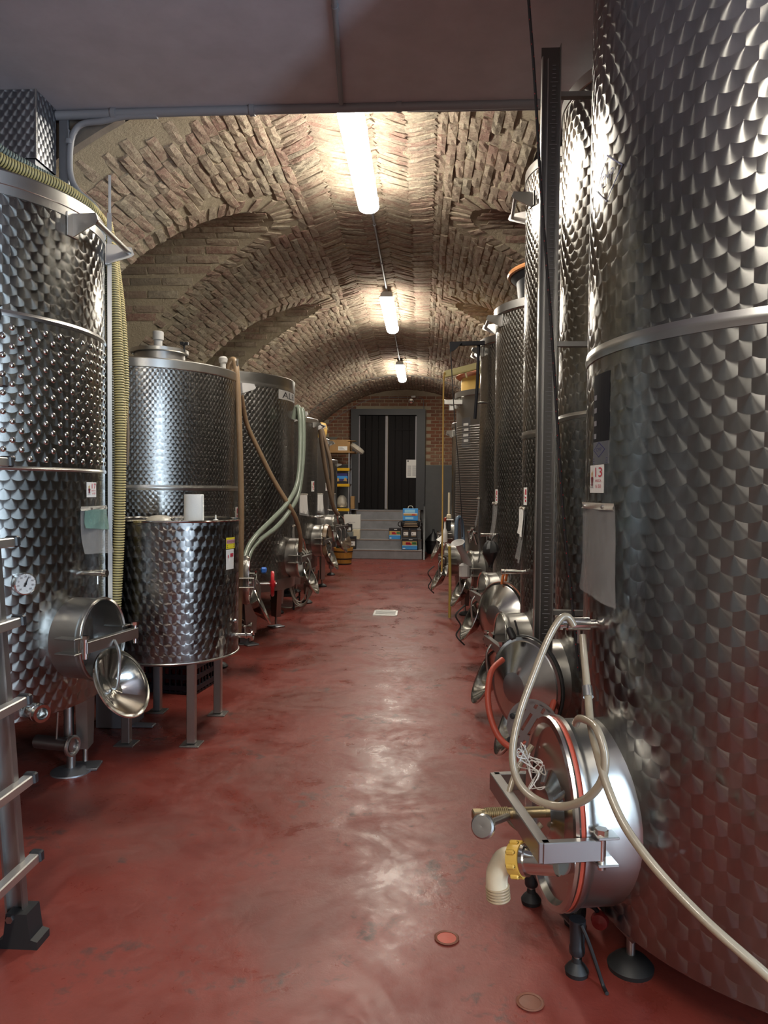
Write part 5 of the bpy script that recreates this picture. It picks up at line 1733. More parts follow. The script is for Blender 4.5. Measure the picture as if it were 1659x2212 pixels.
b.build('pull_handle', 'black_rubber', h2)
hose('red_gasket', [A(1086, 1425, 2.85), A(1062, 1450, 2.80), A(1054, 1500, 2.76), A(1060, 1550, 2.72), A(1080, 1595, 2.68), A(1110, 1615, 2.65), A(1150, 1600, 2.70), A(1180, 1560, 2.76), A(1195, 1520, 2.80), A(1202, 1490, 2.84), A(1194, 1474, 2.88), A(1186, 1478, 2.94)], 0.0115, 'red_rubber', 'loose orange-red gasket ring drooping around the nearer conical lid', 'gasket')
# slotted strainer plate
c = A(1152, 1572, 2.42)
sn = frame(c, (-0.5, -0.85, 0.1))
sp = thing('strainer_plate', 'round grey slotted strainer plate leaning behind the nearest clamp bar', 'strainer', tuple(c))
pr_ = 0.092
b = MB()
for k in range(7):
    u0 = -pr_ + k * 2 * pr_ / 7
    for kk in range(1):
        pass
# plate as a ring plus bars left between the slots
b.ring([(pr_ * 0.84, 0), (pr_, 0), (pr_, 0.003), (pr_ * 0.84, 0.003)], sn, 40)
for k in range(6):
    u = -pr_ * 0.75 + k * pr_ * 0.30
    hh = math.sqrt(max(0, 1 - (u / pr_) ** 2)) * pr_ * 0.9
    Mk = sn @ Matrix.Rotation(R(-28), 4, 'Z')
    b.box((u, 0, 0.0015), (pr_ * 0.19, 2 * hh, 0.003), Mk)
for v in (-0.45, 0.5): b.box((0, v * pr_, 0.0016), (pr_ * 1.6, pr_ * 0.22, 0.0032), sn @ Matrix.Rotation(R(-28), 4, 'Z'))
b.build('slotted_plate', 'steel_dark', sp, smooth=False)
for q in ((-0.75, 0.3), (-0.8, -0.55)): MB().lathe([(0.010, 0), (0.010, 0.012), (0.0, 0.014)], sn @ Matrix.Translation((q[0] * pr_, q[1] * pr_, 0.002)), 12).build('plate_knob', 'black_plastic', sp)

# black stand under the nearest manway
sd = thing('machine_stand', 'black tubular stand on rubber feet under the nearest manway', 'stand', (0.42, 2.15, 0))
feet = [(0.352, 2.325), (0.425, 1.985), (0.466, 2.22)]
for k, (fx_, fy_) in enumerate(feet):
    zt_ = 0.150
    lg = MB().lathe([(0.019, 0.055), (0.021, 0.06), (0.021, 0.075), (0.019, 0.08), (0.022, zt_), (0.0, zt_)], Matrix.Translation((fx_, fy_, 0)), 20).build('leg', 'black_plastic', sd)
    MB().cyl((fx_, fy_, 0.025), (fx_, fy_, 0.06), 0.010, 12).build('foot_screw', 'steel', lg)
    MB().lathe([(0.030, 0.0), (0.032, 0.012), (0.024, 0.024), (0.014, 0.034), (0.013, 0.045), (0.0, 0.045)], Matrix.Translation((fx_, fy_, 0)), 24).build('rubber_foot', 'black_rubber', lg)
b = MB()
b.tube([V((0.352, 2.325, 0.135)), V((0.41, 2.29, 0.120)), V((0.466, 2.22, 0.125))], 0.016, 10, 5)
b.tube([V((0.425, 1.985, 0.135)), V((0.455, 2.09, 0.125)), V((0.466, 2.22, 0.125))], 0.016, 10, 5)
b.tube([V((0.425, 1.985, 0.13)), V((0.38, 2.15, 0.122)), V((0.352, 2.325, 0.13))], 0.014, 10, 5)
b.build('frame_bar', 'black_plastic', sd)
rp = MB().lathe([(0.0, -0.02), (0.022, -0.014), (0.026, 0.0), (0.022, 0.014), (0.0, 0.02)], frame((0.52, 2.13, 0.065), (-0.4, -1, 0)), 20)
rp.build('red_knob', 'crate_red', sd)
MB().tube([V((0.52, 2.14, 0.065)), V((0.505, 2.13, 0.10)), V((0.458, 2.12, 0.125))], 0.007, 8, 4).build('knob_stem', 'black_plastic', sd)
cb = thing('black_lead', 'black cord drooping from the stand to the floor near the front foot', 'cord', (0.45, 2.0, 0))
MB().tube([V((0.43, 1.96, 0.148)), V((0.447, 1.95, 0.11)), V((0.468, 1.94, 0.05)), V((0.482, 1.93, 0.008)), V((0.485, 1.90, 0.007))], 0.005, 8, 6).build('cord', 'black_rubber', cb)

# rope hanging from the ceiling
rt = A(1142, -6, 2.62)
rp_ = [V((rt.x - 0.01, 2.62, CZ - 0.002)), A(1142, 0, 2.62), A(1152, 130, 2.62), A(1160, 260, 2.62), A(1168, 400, 2.62), A(1180, 560, 2.62), A(1192, 720, 2.63), A(1203, 900, 2.64), A(1216, 1100, 2.66), A(1230, 1250, 2.68), A(1244, 1380, 2.70), A(1250, 1450, 2.70)]
ro = thing('hoist_rope', 'black rope flecked with red hanging from the ceiling beside tank 13', 'rope', tuple(rp_[0]))
MB().tube(rp_, 0.0052, 8, 6).build('rope', 'rope_black', ro)
fk = MB()
for k, p in enumerate(resample(spline(rp_, 8), 0.042)):
    fk.box((0, 0, 0), (0.002, 0.002, 0.004), Matrix.Translation(p + V((0.003 * (1 if k % 2 else -1), -0.0045, 0))))
fk.build('red_flecks', 'red_paint', ro, smooth=False)
MB().lathe([(0.012, 0.0), (0.012, 0.006), (0.0, 0.006)], Matrix.Translation((rt.x - 0.01, 2.62, CZ - 0.006)), 12).build('ceiling_eye', 'steel_dark', ro)

# gantry arm on R5 and yellow beam on R6
gA_, gB_ = A(972, 737, 6.35), A(1046, 742, 6.4)
gy = thing('gantry_arm', 'dark steel gantry arm with a hanging wire over the right row', 'gantry', tuple(A(1026, 900, 6.35)))
MB().bbox((0, 0, 0), ((gB_ - gA_).length, 0.03, 0.035), Matrix.Translation((gA_ + gB_) / 2 + V((0, 0, -0.01))) @ Matrix.Rotation(-0.03, 4, 'Y'), b=0.003).build('arm', 'plate_dark', gy, smooth=False)
MB().prism([(0.0, 0.0), (0.10, -0.005), (0.045, -0.062), (0.0, -0.085)], 0.02, Matrix(((1, 0, 0, gA_.x), (0, 0, 1, gA_.y - 0.01), (0, 1, 0, gA_.z - 0.01), (0, 0, 0, 1)))).build('gusset', 'plate_dark', gy, smooth=False)
MB().tube([A(1034, 745, 6.4), A(1031, 830, 6.4), A(1026, 905, 6.4)], 0.014, 10, 0).build('post', 'plate_dark', gy)
MB().tube([A(1026, 905, 6.4), A(1027, 870, 6.42), V((R5['x'] - 0.49, 6.5, A(1027, 870, 6.5).z))], 0.010, 8, 0).build('post_bracket', 'steel', gy)
wr = thing('hoist_wire', 'dark thin wire hanging from the gantry arm down past the yellow-lidded tank', 'wire', tuple(gA_))
MB().tube([gA_ + V((0.004, 0, -0.02)), A(978, 840, 6.35), A(984, 930, 6.4), A(991, 1010, 6.45), A(996, 1090, 6.5), A(999, 1160, 6.6)], 0.0045, 6, 6).build('wire', 'rope_black', wr)
yA, yB = A(962, 806, 7.35), A(1036, 790, 7.45)
yb = thing('lifting_beam', 'pale yellow lifting beam laid over the yellow insulated lid', 'beam', tuple(yA))
d = (yB - yA)
Mx = Matrix.Translation((yA + yB) / 2) @ Matrix.Rotation(-math.atan2(d.z, d.x), 4, 'Y')
MB().bbox((0, 0, 0), (d.length + 0.5, 0.05, 0.055), Mx @ Matrix.Translation((0.25, 0, 0)), b=0.004).build('beam', 'beam_yellow', yb, smooth=False)
MB().bbox((0, 0, -0.032), (d.length + 0.5, 0.07, 0.008), Mx @ Matrix.Translation((0.25, 0, 0)), b=0.002).build('beam_flange', 'beam_yellow', yb, smooth=False)
for u in (0.02, 0.16): MB().box((u, 0, -0.06), (0.012, 0.03, 0.06), Mx).build('beam_spacer', 'beam_yellow', yb, smooth=False)
yc = thing('tan_rope', 'tan cord hanging straight down from the end of the yellow beam', 'cord', tuple(yA))
MB().tube([yA + V((0.0, 0, 0.0)), yA + V((-0.015, 0, -0.06)), A(957, 950, 7.35), A(956, 1080, 7.35), A(955, 1200, 7.35), A(954, 1235, 7.35)], 0.0075, 8, 4).build('cord', 'lid_yellow', yc)
# metal fittings on the flank of R6
b6 = MB()
q = A(976, 869, 7.7); b6.bbox((q.x + 0.03, q.y, q.z), (0.22, 0.05, 0.05), b=0.004)
q = A(976, 878, 7.7); b6.bbox((q.x, q.y, q.z - 0.02), (0.06, 0.05, 0.05), b=0.004)
b6.build('lifting_lug', 'aluminium', R6['o'], smooth=False)

# small gear among the far right manways
fl_ = thing('measuring_flask', 'tall frosted plastic flask with flared lip wedged among the right-hand manways', 'flask', tuple(A(1000, 1240, 6.2)))
a_, b_ = A(1012, 1220, 6.15), A(989, 1172, 6.05)
Mf = frame(a_, b_ - a_)
L_ = (b_ - a_).length
MB().lathe([(0.034, 0.0), (0.034, L_ * 0.93), (0.055, L_ * 0.97), (0.066, L_), (0.060, L_), (0.03, L_ * 0.92), (0.0, L_ * 0.9)], Mf, 24, 1.0, 0.7).build('flask_neck', 'grey_plastic', fl_)
q = A(1003, 1228, 6.15)
MB().bbox((q.x, q.y, q.z - 0.02), (0.085, 0.08, 0.13), b=0.02).build('flask_body', 'grey_plastic', fl_)
q0 = A(971, 1150, 8.6)
bo = thing('dosing_bottle', 'white long-necked bottle hanging beside the farthest right manway', 'bottle', tuple(q0))
MB().lathe([(0.030, 0.0), (0.032, 0.10), (0.024, 0.13), (0.012, 0.16), (0.010, 0.24), (0.0, 0.24)], Matrix.Translation((A(961, 1170, 8.6).x, 8.6, A(961, 1171, 8.6).z)), 20).build('bottle_body', 'white_plastic', bo)
MB().lathe([(0.014, 0.24), (0.016, 0.245), (0.016, 0.28), (0.0, 0.285)], Matrix.Translation((A(961, 1170, 8.6).x, 8.6, A(961, 1171, 8.6).z)), 16).build('bottle_cap', 'red_rubber', bo)
MB().tube([V((A(961, 1170, 8.6).x, 8.6, A(961, 1171, 8.6).z + 0.28)), A(962, 1118, 8.75), A(968, 1116, 8.9)], 0.004, 6, 4).build('hanging_string', 'cream_plastic', bo)
q = A(952, 1160, 8.7)
fu = thing('white_funnel', 'white plastic funnel tipped beside the farthest right manway', 'funnel', tuple(q))
MB().lathe([(0.055, 0.0), (0.050, 0.01), (0.014, 0.085), (0.010, 0.15), (0.0, 0.15)], frame(A(951, 1170, 8.75), (0.45, 0, 0.9)), 24).build('funnel_cone', 'white_plastic', fu)
lt = thing('sight_glass', 'pale sight-glass column with cap above the farthest right manway', 'gauge', tuple(A(970, 1115, 8.9)))  # sight-glass gauge column, not a lamp
b = MB()
z0_, z1_ = A(970, 1112, 8.9).z, A(970, 1064, 8.9).z
xx = A(970, 1100, 8.9).x
b.cyl((xx, 8.9, z0_), (xx, 8.9, z1_), 0.014, 12); b.build('gauge_tube', 'cream_plastic', lt)
MB().bbox((xx, 8.9, z0_ - 0.02), (0.055, 0.05, 0.05), b=0.008).build('gauge_foot', 'cream_plastic', lt)
MB().bbox((xx, 8.9, z0_ - 0.06), (0.11, 0.07, 0.012), b=0.004).build('shelf_plate', 'white_plastic', lt)
MB().bbox((xx - 0.02, 8.93, z0_ - 0.13), (0.09, 0.05, 0.13), b=0.01).build('meter_box', 'black_plastic', lt)
hose('blue_hose', [A(985, 1180, 7.0), A(986, 1130, 7.0), A(990, 1118, 7.02), A(996, 1122, 7.05), A(1000, 1150, 7.1), A(1001, 1190, 7.1)], 0.018, 'hose_blue', 'blue-grey hose arched over a hook on the right row')
hose('yellow_hose', [A(971, 1180, 7.45), A(972, 1235, 7.47), A(972, 1285, 7.47), A(971, 1334, 7.5)], 0.015, 'hose_yellow', 'yellow-brown hose dangling above the floor at the right row')
bg = thing('black_bag', 'crumpled black plastic bag hung on a tap in the right row', 'bag', tuple(A(1058, 1195, 5.0)))
b = MB()
c = A(1060, 1198, 4.97)
vs, fs = [], []
rr = random.Random(9)
for j in range(9):
    for i in range(14):
        a = 2 * PI * i / 14; t_ = j / 8
        r_ = 0.7 * (0.028 + 0.075 * math.sin(PI * min(1, t_ * 1.15 + 0.08)) * (1 + 0.35 * noise.noise(V((math.cos(a) * 2, math.sin(a) * 2, t_ * 3)))))
        vs.append((c.x + r_ * math.cos(a) * 0.75, c.y + r_ * math.sin(a), c.z + 0.09 - 0.18 * t_ + rr.uniform(-.006, .006)))
for j in range(8):
    for i in range(14): fs.append((j * 14 + i, j * 14 + (i + 1) % 14, j * 14 + 14 + (i + 1) % 14, j * 14 + 14 + i))
fs += [tuple(range(13, -1, -1)), tuple(range(8 * 14, 9 * 14))]
b.add(vs, fs); b.build('bag_body', 'black_rubber', bg, ang=25)
MB().tube([c + V((0, 0, 0.08)), c + V((0.02, 0, 0.12)), c + V((0.05, 0, 0.14)), c + V((0.05, 0, 0.09))], 0.004, 6, 4).build('bag_tie', 'black_rubber', bg)
vc = thing('valve_cluster', 'cluster of polished clamps and small valves on the right row flank', 'valve', tuple(A(1020, 1160, 6.3)))
for px, py, tx in ((1014, 1160, 0.2), (1021, 1155, -0.4), (1026, 1163, 0.5)):
    q = A(px, py, 6.2)
    b = MB().cyl(q + V((tx * .03, 0, -0.05)), q + V((-tx * .03, 0, 0.05)), 0.012, 12)
    b.lathe([(0.018, -0.012), (0.022, 0), (0.018, 0.012), (0, 0.012)], Matrix.Translation(q + V((0, 0, 0.05))), 14)
    b.build('valve', 'steel_bright', vc)
MB().tube([A(1030, 1150, 6.2), A(1036, 1175, 6.2), A(1036, 1200, 6.2), A(1032, 1215, 6.2)], 0.006, 8, 4).build('drip_tube', 'steel', vc)


# ------------------------------------------------------------------ far end: rack, boxes, tub
def bx(name, px0, px1, py0, py1, Y, dep, label, cat, mat, z0=None, group=None, b=0.004):
    p0, p1 = A(px0, py1, Y), A(px1, py0, Y)
    z0 = p0.z if z0 is None else z0
    h = p1.z - z0
    t = thing(name, label, cat, ((p0.x + p1.x) / 2, Y + dep / 2, z0), group)
    MB().bbox(((p0.x + p1.x) / 2, Y + dep / 2, z0 + h / 2), (p1.x - p0.x, dep, h), b=b).build('carton' if 'box' in cat else 'body', mat, t, ang=20)
    F = on_plane(((p0.x + p1.x) / 2, Y - 0.0008, z0), (1, 0, 0), (0, 0, 1))
    return t, F, p1.x - p0.x, h


def rect(F, name, mat, u0, v0, u1, v1, off, t): return F.shapes(name, mat, [([(u0, v0), (u1, v0), (u1, v1), (u0, v1)], [(0, 1, 2, 3)])], off, t)


# rack
RY = 14.62
rk = thing('shelf_rack', 'metal shelf rack with yellow beams left of the steps', 'rack', (-1.7, RY + 0.2, 0))
rx1 = A(755, 1050, RY).x; rx0 = -2.45
tops = A(740, 978, RY).z
for xx in (rx1 - 0.012, rx0):
    for yy in (RY, RY + 0.42): MB().box((xx, yy, tops / 2), (0.028, 0.028, tops)).build('upright', 'galvanised', rk, smooth=False)
for py in (1014, 1048, 1101):
    zz = A(740, py, RY).z
    sb_ = MB().box(((rx0 + rx1) / 2, RY - 0.018, zz), (rx1 - rx0, 0.022, 0.055)).build('beam', 'shelf_yellow', rk, smooth=False)
    MB().box(((rx0 + rx1) / 2, RY + 0.42, zz), (rx1 - rx0, 0.022, 0.055)).build('beam', 'shelf_yellow', rk, smooth=False)
    MB().box(((rx0 + rx1) / 2, RY + 0.2, zz + 0.022), (rx1 - rx0, 0.40, 0.012)).build('shelf_board', 'wall_dark', rk, smooth=False)
MB().box(((rx0 + rx1) / 2 + 0.05, RY + 0.2, tops + 0.012), (rx1 - rx0 + 0.1, 0.50, 0.028)).build('top_board', 'cardboard', rk, smooth=False)
zt_ = tops + 0.026
t, F, w, h = bx('cardboard_box', 690, 756, 950, 976, RY - 0.02, 0.45, 'long brown cardboard box with a white label on top of the rack', 'box', 'cardboard', zt_)
rect(F, 'shipping_label', 'sticker_white', 0.07, 0.02, 0.25, 0.10, 0.002, t)
for k in range(3): rect(F, 'small_print', 'ink_grey', 0.09, 0.035 + k * 0.02, 0.20 - k * .02, 0.042 + k * 0.02, 0.003, t)
MB().box((A(754, 960, RY).x + 0.06, RY + 0.1, zt_ + h - 0.02), (0.14, 0.3, 0.006), Matrix.Identity(4)).build('open_flap', 'cardboard', t, smooth=False)
c = A(772, 969, RY - 0.02)
sk = thing('wrapped_bundle', 'shrink-wrapped flat bundle jutting off the rack top', 'bundle', tuple(c))
Mk = Matrix.Translation(c) @ Matrix.Rotation(R(36), 4, 'Y')
MB().lathe([(0.0, -0.06), (0.12, -0.055), (0.155, -0.02), (0.15, 0.03), (0.10, 0.05), (0.0, 0.055)], Mk, 20, 1.0, 0.9).build('wrapped_pack', 'clear_bag', sk)
MB().bbox((0, 0, 0), (0.20, 0.18, 0.05), Mk, b=0.012).build('pack_core', 'cardboard', sk)
c = A(713, 945, RY + 0.15)
ty = thing('grey_basin', 'grey shallow basin upside down on the cardboard box', 'basin', (c.x, c.y, zt_ + h))
MB().ring([(0.155, 0.045), (0.16, 0.052), (0.10, 0.0), (0.005, 0.0), (0.005, 0.006), (0.098, 0.006)], Matrix.Translation((c.x, c.y, zt_ + h + 0.002)), 32).build('basin_body', 'tray_grey', ty)
s1, s2, s3 = (A(740, q, RY).z + 0.03 for q in (1014, 1048, 1101))
t, F, w, h = bx('pictured_box', 727, 753, 1022, 1045, RY + 0.02, 0.32, 'dark blue box with a yellow landscape picture on the rack shelf', 'box', 'ink_blue', s2)
F.shapes('picture_sky', 'ink_sky', [([(-w * .46, h * .45), (w * .46, h * .45), (w * .46, h * .72), (-w * .46, h * .72)], [(0, 1, 2, 3)])], 0.002, t)
F.shapes('picture_field', 'ink_gold', [([(-w * .46, h * .12), (-w * .25, h * .12), (-w * .33, h * .55), (-w * .46, h * .5)], [(0, 1, 2, 3)]), ([(0.0, h * .12), (w * .40, h * .12), (w * .33, h * .5), (w * .2, h * .58)], [(0, 1, 2, 3)])], 0.003, t)
F.shapes('picture_hill', 'ink_black', [([(-w * .46, h * .05), (w * .46, h * .05), (w * .46, h * .2), (0, h * .28), (-w * .46, h * .2)], [(0, 1, 2, 3, 4)])], 0.0035, t)
c = A(738, 1088, RY + 0.18)
pb2 = thing('plastic_sack', 'full clear plastic sack on the lowest rack shelf', 'sack', (c.x, c.y, s3))
b = MB(); vs, fs = [], []
for j in range(11):
    for i in range(20):
        a = 2 * PI * i / 20; t_ = j / 10
        r_ = 0.13 * math.sin(PI * (0.12 + 0.80 * t_)) ** 0.6 * (1 - 0.35 * t_) * (1 + 0.22 * noise.noise(V((2 * math.cos(a), 2 * math.sin(a), 3 * t_))))
        vs.append((c.x + r_ * math.cos(a), c.y + r_ * math.sin(a), s3 + 0.005 + 0.25 * t_))
for j in range(10):
    for i in range(20): fs.append((j * 20 + i, j * 20 + (i + 1) % 20, j * 20 + 20 + (i + 1) % 20, j * 20 + 20 + i))
fs += [tuple(range(19, -1, -1)), tuple(range(200, 220))]
b.add(vs, fs); b.build('sack_body', 'clear_bag', pb2, ang=180)
MB().lathe([(0.0, 0.0), (0.095, 0.01), (0.10, 0.08), (0.06, 0.14), (0.0, 0.15)], Matrix.Translation((c.x, c.y, s3 + 0.012)), 20).build('sack_filling', 'cream_plastic', pb2)
t, F, w, h = bx('small_carton', 757, 765, 1072, 1099, RY + 0.30, 0.22, 'small plain cardboard box at the outer end of the lowest rack shelf', 'box', 'cardboard')
MB().box((A(757, 1099, RY).x + 0.02, RY + 0.40, A(757, 1099, RY + .3).z - 0.012), (0.2, 0.25, 0.02)).build('shelf_bracket', 'galvanised', rk, smooth=False)

# boxes on the steps
st = lambda k: k * ST['r'] + 0.001
sy = lambda k: ST['y'] + (k - 1) * ST['t'] + 0.02
t, F, w, h = bx('foam_box', 742, 778, 1112, 1143, sy(3), 0.22, 'white foam shipping box with short blue printing on the steps', 'box', 'foam_white', st(3))
F.word('Made in Italy', 'ink_blue', 0.0, h * .42, 0.022, 0.002, t, w * .42, 'c')
t, F, w, h = bx('paper_stack', 761, 777, 1144, 1163, sy(2), 0.2, 'cream paper-wrapped packet on the step under the white foam box', 'packet', 'cream_plastic', st(2))


def tall_box(px0, px1, py0, py1, Y, z0, label):
    t, F, w, h = bx('black_box', px0, px1, py0, py1, Y, 0.13, label, 'box', 'ink_black', z0)
    rect(F, 'white_label', 'sticker_white', -w * .28, h * .28, w * .36, h * .62, 0.002, t)
    rect(F, 'label_print', 'ink_grey', -w * .18, h * .38, -w * .02, h * .5, 0.003, t)
    rect(F, 'gold_line', 'ink_gold', -w * .3, h * .18, w * .36, h * .2, 0.002, t)
    rect(F, 'gold_line', 'ink_gold', -w * .3, h * .72, w * .36, h * .735, 0.002, t)
    return t


def blue_box(px0, px1, py0, py1, Y, z0, label, top=False):
    t, F, w, h = bx('picture_box', px0, px1, py0, py1, Y, 0.2, label, 'box', 'ink_sky' if top else 'ink_black', z0)
    if top:
        rect(F, 'label_band', 'ink_lightblue', -w * .38, h * .66, w * .3, h * .92, 0.002, t)
        rect(F, 'picture_band', 'ink_gold', -w * .46, h * .42, w * .46, h * .58, 0.002, t)
        rect(F, 'picture_red', 'ink_red', w * .1, h * .44, w * .34, h * .54, 0.003, t)
        rect(F, 'white_band', 'sticker_white', -w * .46, h * .58, w * .46, h * .63, 0.002, t)
        rect(F, 'label_band', 'ink_lightblue', -w * .34, h * .12, w * .2, h * .3, 0.002, t)
        p = F.fn(0, h, -0.1)
        MB().tube([p + V((-0.05, 0, -0.005)), p + V((-0.03, 0, 0.045)), p + V((0.03, 0, 0.045)), p + V((0.05, 0, -0.005))], 0.005, 8, 6).build('carry_handle', 'cream_plastic', t)
    else:
        rect(F, 'picture_ground', 'ink_gold', -w * .46, h * .40, w * .46, h * .74, 0.0015, t)
        F.shapes('picture_fruit', 'ink_red', [disc2d(-w * .2 + (i % 4) * w * .09, h * (.5 + .1 * (i // 4)), w * .06) for i in range(7)], 0.0025, t)
        F.shapes('picture_leaves', 'ink_green', [disc2d(w * .2 + (i % 3) * w * .09, h * (.52 + .1 * (i // 3)), w * .06) for i in range(6)], 0.0025, t)
        rect(F, 'blue_band', 'ink_sky', -w * .48, h * .04, w * .48, h * .34, 0.002, t)
        rect(F, 'pale_band', 'ink_lightblue', -w * .48, h * .32, w * .48, h * .40, 0.002, t)
        rect(F, 'white_print', 'sticker_white', -w * .06, h * .86, w * .18, h * .92, 0.002, t)
        rect(F, 'white_print', 'sticker_white', -w * .44, h * .08, -w * .28, h * .16, 0.003, t)
    return t


blue_box(868, 902, 1163, 1186, sy(1), st(1), 'picture box with a blue band at the foot of the right stack on the steps')
zb_ = A(885, 1163, sy(1)).z + 0.001
tall_box(868, 884, 1141, 1163, sy(1) + 0.02, zb_, 'tall black box with white label, left of the pair in the right stack')
tall_box(885, 901, 1141, 1163, sy(1) + 0.02, zb_, 'tall black box with white label, right of the pair in the right stack')
blue_box(840, 866, 1141, 1164, sy(2), st(2), 'picture box with a blue band standing alone in the middle of the steps')
zc_ = A(885, 1141, sy(1)).z
zt2 = A(885, 1125, sy(1)).z
bgx = thing('strapped_bag', 'dark satchel with tan stripes and loop straps lying on the two black boxes', 'bag', (A(886, 1130, sy(1)).x, sy(1) + 0.1, zc_))
cx_ = A(886, 1130, sy(1)).x
b = MB().bbox((cx_, sy(1) + 0.11, (zc_ + zt2) / 2), (0.36, 0.2, zt2 - zc_ - 0.003), b=0.03); b.build('bag_body', 'black_plastic', bgx, ang=50)
for k in range(4): MB().box((cx_ + 0.01, sy(1) + 0.008, zc_ + 0.03 + k * 0.03), (0.27 - 0.02 * k, 0.006, 0.010)).build('tan_stripe', 'beige_plastic', bgx, smooth=False)
for sg in (-1, 1):
    MB().tube([V((cx_ + sg * 0.15, sy(1) + 0.05, zt2 - 0.01)), V((cx_ + sg * 0.21, sy(1) + 0.04, zt2 - 0.03)), V((cx_ + sg * 0.225, sy(1) + 0.04, zt2 - 0.08)), V((cx_ + sg * 0.18, sy(1) + 0.05, zc_ + 0.02))], 0.010, 8, 6).build('strap', 'black_rubber', bgx)
blue_box(870, 903, 1099, 1125, sy(1) + 0.02, zt2 + 0.001, 'sky blue picture box with a carry handle on top of the right stack', True)
tall_box(755, 769, 1159, 1186, sy(1), st(1), 'tall black box with white label on the lowest step behind the wooden tub')
zt3 = A(760, 1159, sy(1)).z + 0.001
tall_box(747, 760, 1132, 1149, sy(1) + 0.1, zt3 + 0.06, 'small black box with white label in front of the white foam box')
t, F, w, h = bx('grey_case', 742, 762, 1149, 1160, sy(1) + 0.06, 0.16, 'flat grey case between two black boxes left of the steps', 'case', 'tray_grey')
t, F, w, h = bx('orange_box', 737, 752, 1160, 1186, sy(1) - 0.02, 0.12, 'box with orange and blue picture behind the wooden tub', 'box', 'ink_blue', st(1))
F.shapes('picture_flame', 'ink_gold', [([(-w * .4, h * .25), (w * .1, h * .2), (w * .3, h * .5), (-w * .1, h * .8), (-w * .42, h * .7)], [(0, 1, 2, 3, 4)])], 0.002, t)
F.shapes('picture_stripe', 'ink_sky', [([(w * .15, h * .1), (w * .35, h * .1), (w * .48, h * .9), (w * .32, h * .9)], [(0, 1, 2, 3)])], 0.002, t)

# wooden tub with things in it
tc = fl(740, 1219, 0)
tb = thing('wooden_tub', 'half-barrel wooden tub with two black hoops on the floor before the steps', 'tub', (tc.x, tc.y + 0.05, 0))
Mt_ = Matrix.Translation((tc.x, tc.y + 0.05, 0))
nst = 18
for k in range(nst):
    a0_, a1_ = 2 * PI * k / nst + 0.008, 2 * PI * (k + 1) / nst - 0.008
    vs = []
    for r0_, r1_, zz in ((0.145, 0.13, 0.006), (0.178, 0.163, 0.285)):
        for a in (a0_, (a0_ + a1_) / 2, a1_):
            vs.append((r0_ * math.cos(a), r0_ * math.sin(a), zz))
        for a in (a1_, (a0_ + a1_) / 2, a0_):
            vs.append((r1_ * math.cos(a), r1_ * math.sin(a), zz))
    fs = [(5, 4, 3, 2, 1, 0), (6, 7, 8, 9, 10, 11)] + [(i, (i + 1) % 6, 6 + (i + 1) % 6, 6 + i) for i in range(6)]
    b = MB(); b.add(vs, fs, Mt_); b.build('stave', 'barrel_wood', tb, smooth=False)
for zz in (0.10, 0.225, 0.012):
    rr_ = 0.145 + 0.033 * zz / 0.285
    MB().ring([(rr_ - 0.002, -0.009), (rr_ + 0.005, -0.009), (rr_ + 0.006, 0.009), (rr_ - 0.001, 0.009)], Mt_ @ Matrix.Translation((0, 0, zz)), 40).build('hoop', 'black_plastic', tb)
MB().lathe([(0.135, 0.02), (0.0, 0.02)], Mt_, 30).build('tub_bottom', 'barrel_wood', tb)
bt = thing('dark_bottle', 'dark long-necked bottle standing in the wooden tub', 'bottle', (tc.x - 0.06, tc.y + 0.05, 0.02))
MB().lathe([(0.05, 0.02), (0.07, 0.03), (0.072, 0.22), (0.06, 0.30), (0.03, 0.40), (0.020, 0.46), (0.020, 0.56), (0.025, 0.565), (0.0, 0.57)], Matrix.Translation((tc.x - 0.06, tc.y + 0.05, 0.0)), 24).build('bottle_body', 'glass_dark', bt)
MB().lathe([(0.022, 0.565), (0.022, 0.61), (0.0, 0.61)], Matrix.Translation((tc.x - 0.06, tc.y + 0.05, 0.0)), 14).build('cork', 'beige_plastic', bt)
bt2 = thing('grey_pouch', 'crumpled grey sheet stuffed in the wooden tub', 'pouch', (tc.x + 0.05, tc.y + 0.05, 0.02))
b = MB()
b.sheet((tc.x - 0.02, tc.y + 0.02, 0.34), (tc.x + 0.13, tc.y + 0.04, 0.33), (tc.x - 0.01, tc.y + 0.02, 0.05), (tc.x + 0.10, tc.y + 0.04, 0.05), 8, 8, lambda u, v: V((0, 0.03 * noise.noise(V((u * 4, v * 4, 1))), 0.03 * noise.noise(V((u * 5, 3, v))))), 0.004)
b.build('pouch_sheet', 'tray_grey', bt2, ang=60)

# black demijohn and bucket by the grey wall
dj = fl(936, 1196, 0)
bk = thing('black_bucket', 'black bucket on the floor by the grey wall right of the steps', 'bucket', (dj.x, dj.y + 0.12, 0))
Mb_ = Matrix.Translation((dj.x, dj.y + 0.10, 0))
MB().ring([(0.14, 0.0), (0.175, 0.25), (0.19, 0.255), (0.19, 0.265), (0.165, 0.262), (0.13, 0.012), (0.005, 0.012), (0.005, 0.0)], Mb_, 32).build('bucket_body', 'black_plastic', bk)
MB().tube([V((dj.x - 0.185, dj.y + 0.10, 0.25)), V((dj.x - 0.2, dj.y + 0.0, 0.2)), V((dj.x, dj.y - 0.10, 0.19)), V((dj.x + 0.2, dj.y + 0.0, 0.2)), V((dj.x + 0.185, dj.y + 0.10, 0.25))], 0.005, 6, 5).build('bucket_handle', 'black_rubber', bk)
dk_ = thing('black_funnel', 'black cone-shaped funnel set upside down on the bucket', 'funnel', (dj.x, dj.y + 0.10, 0.265))
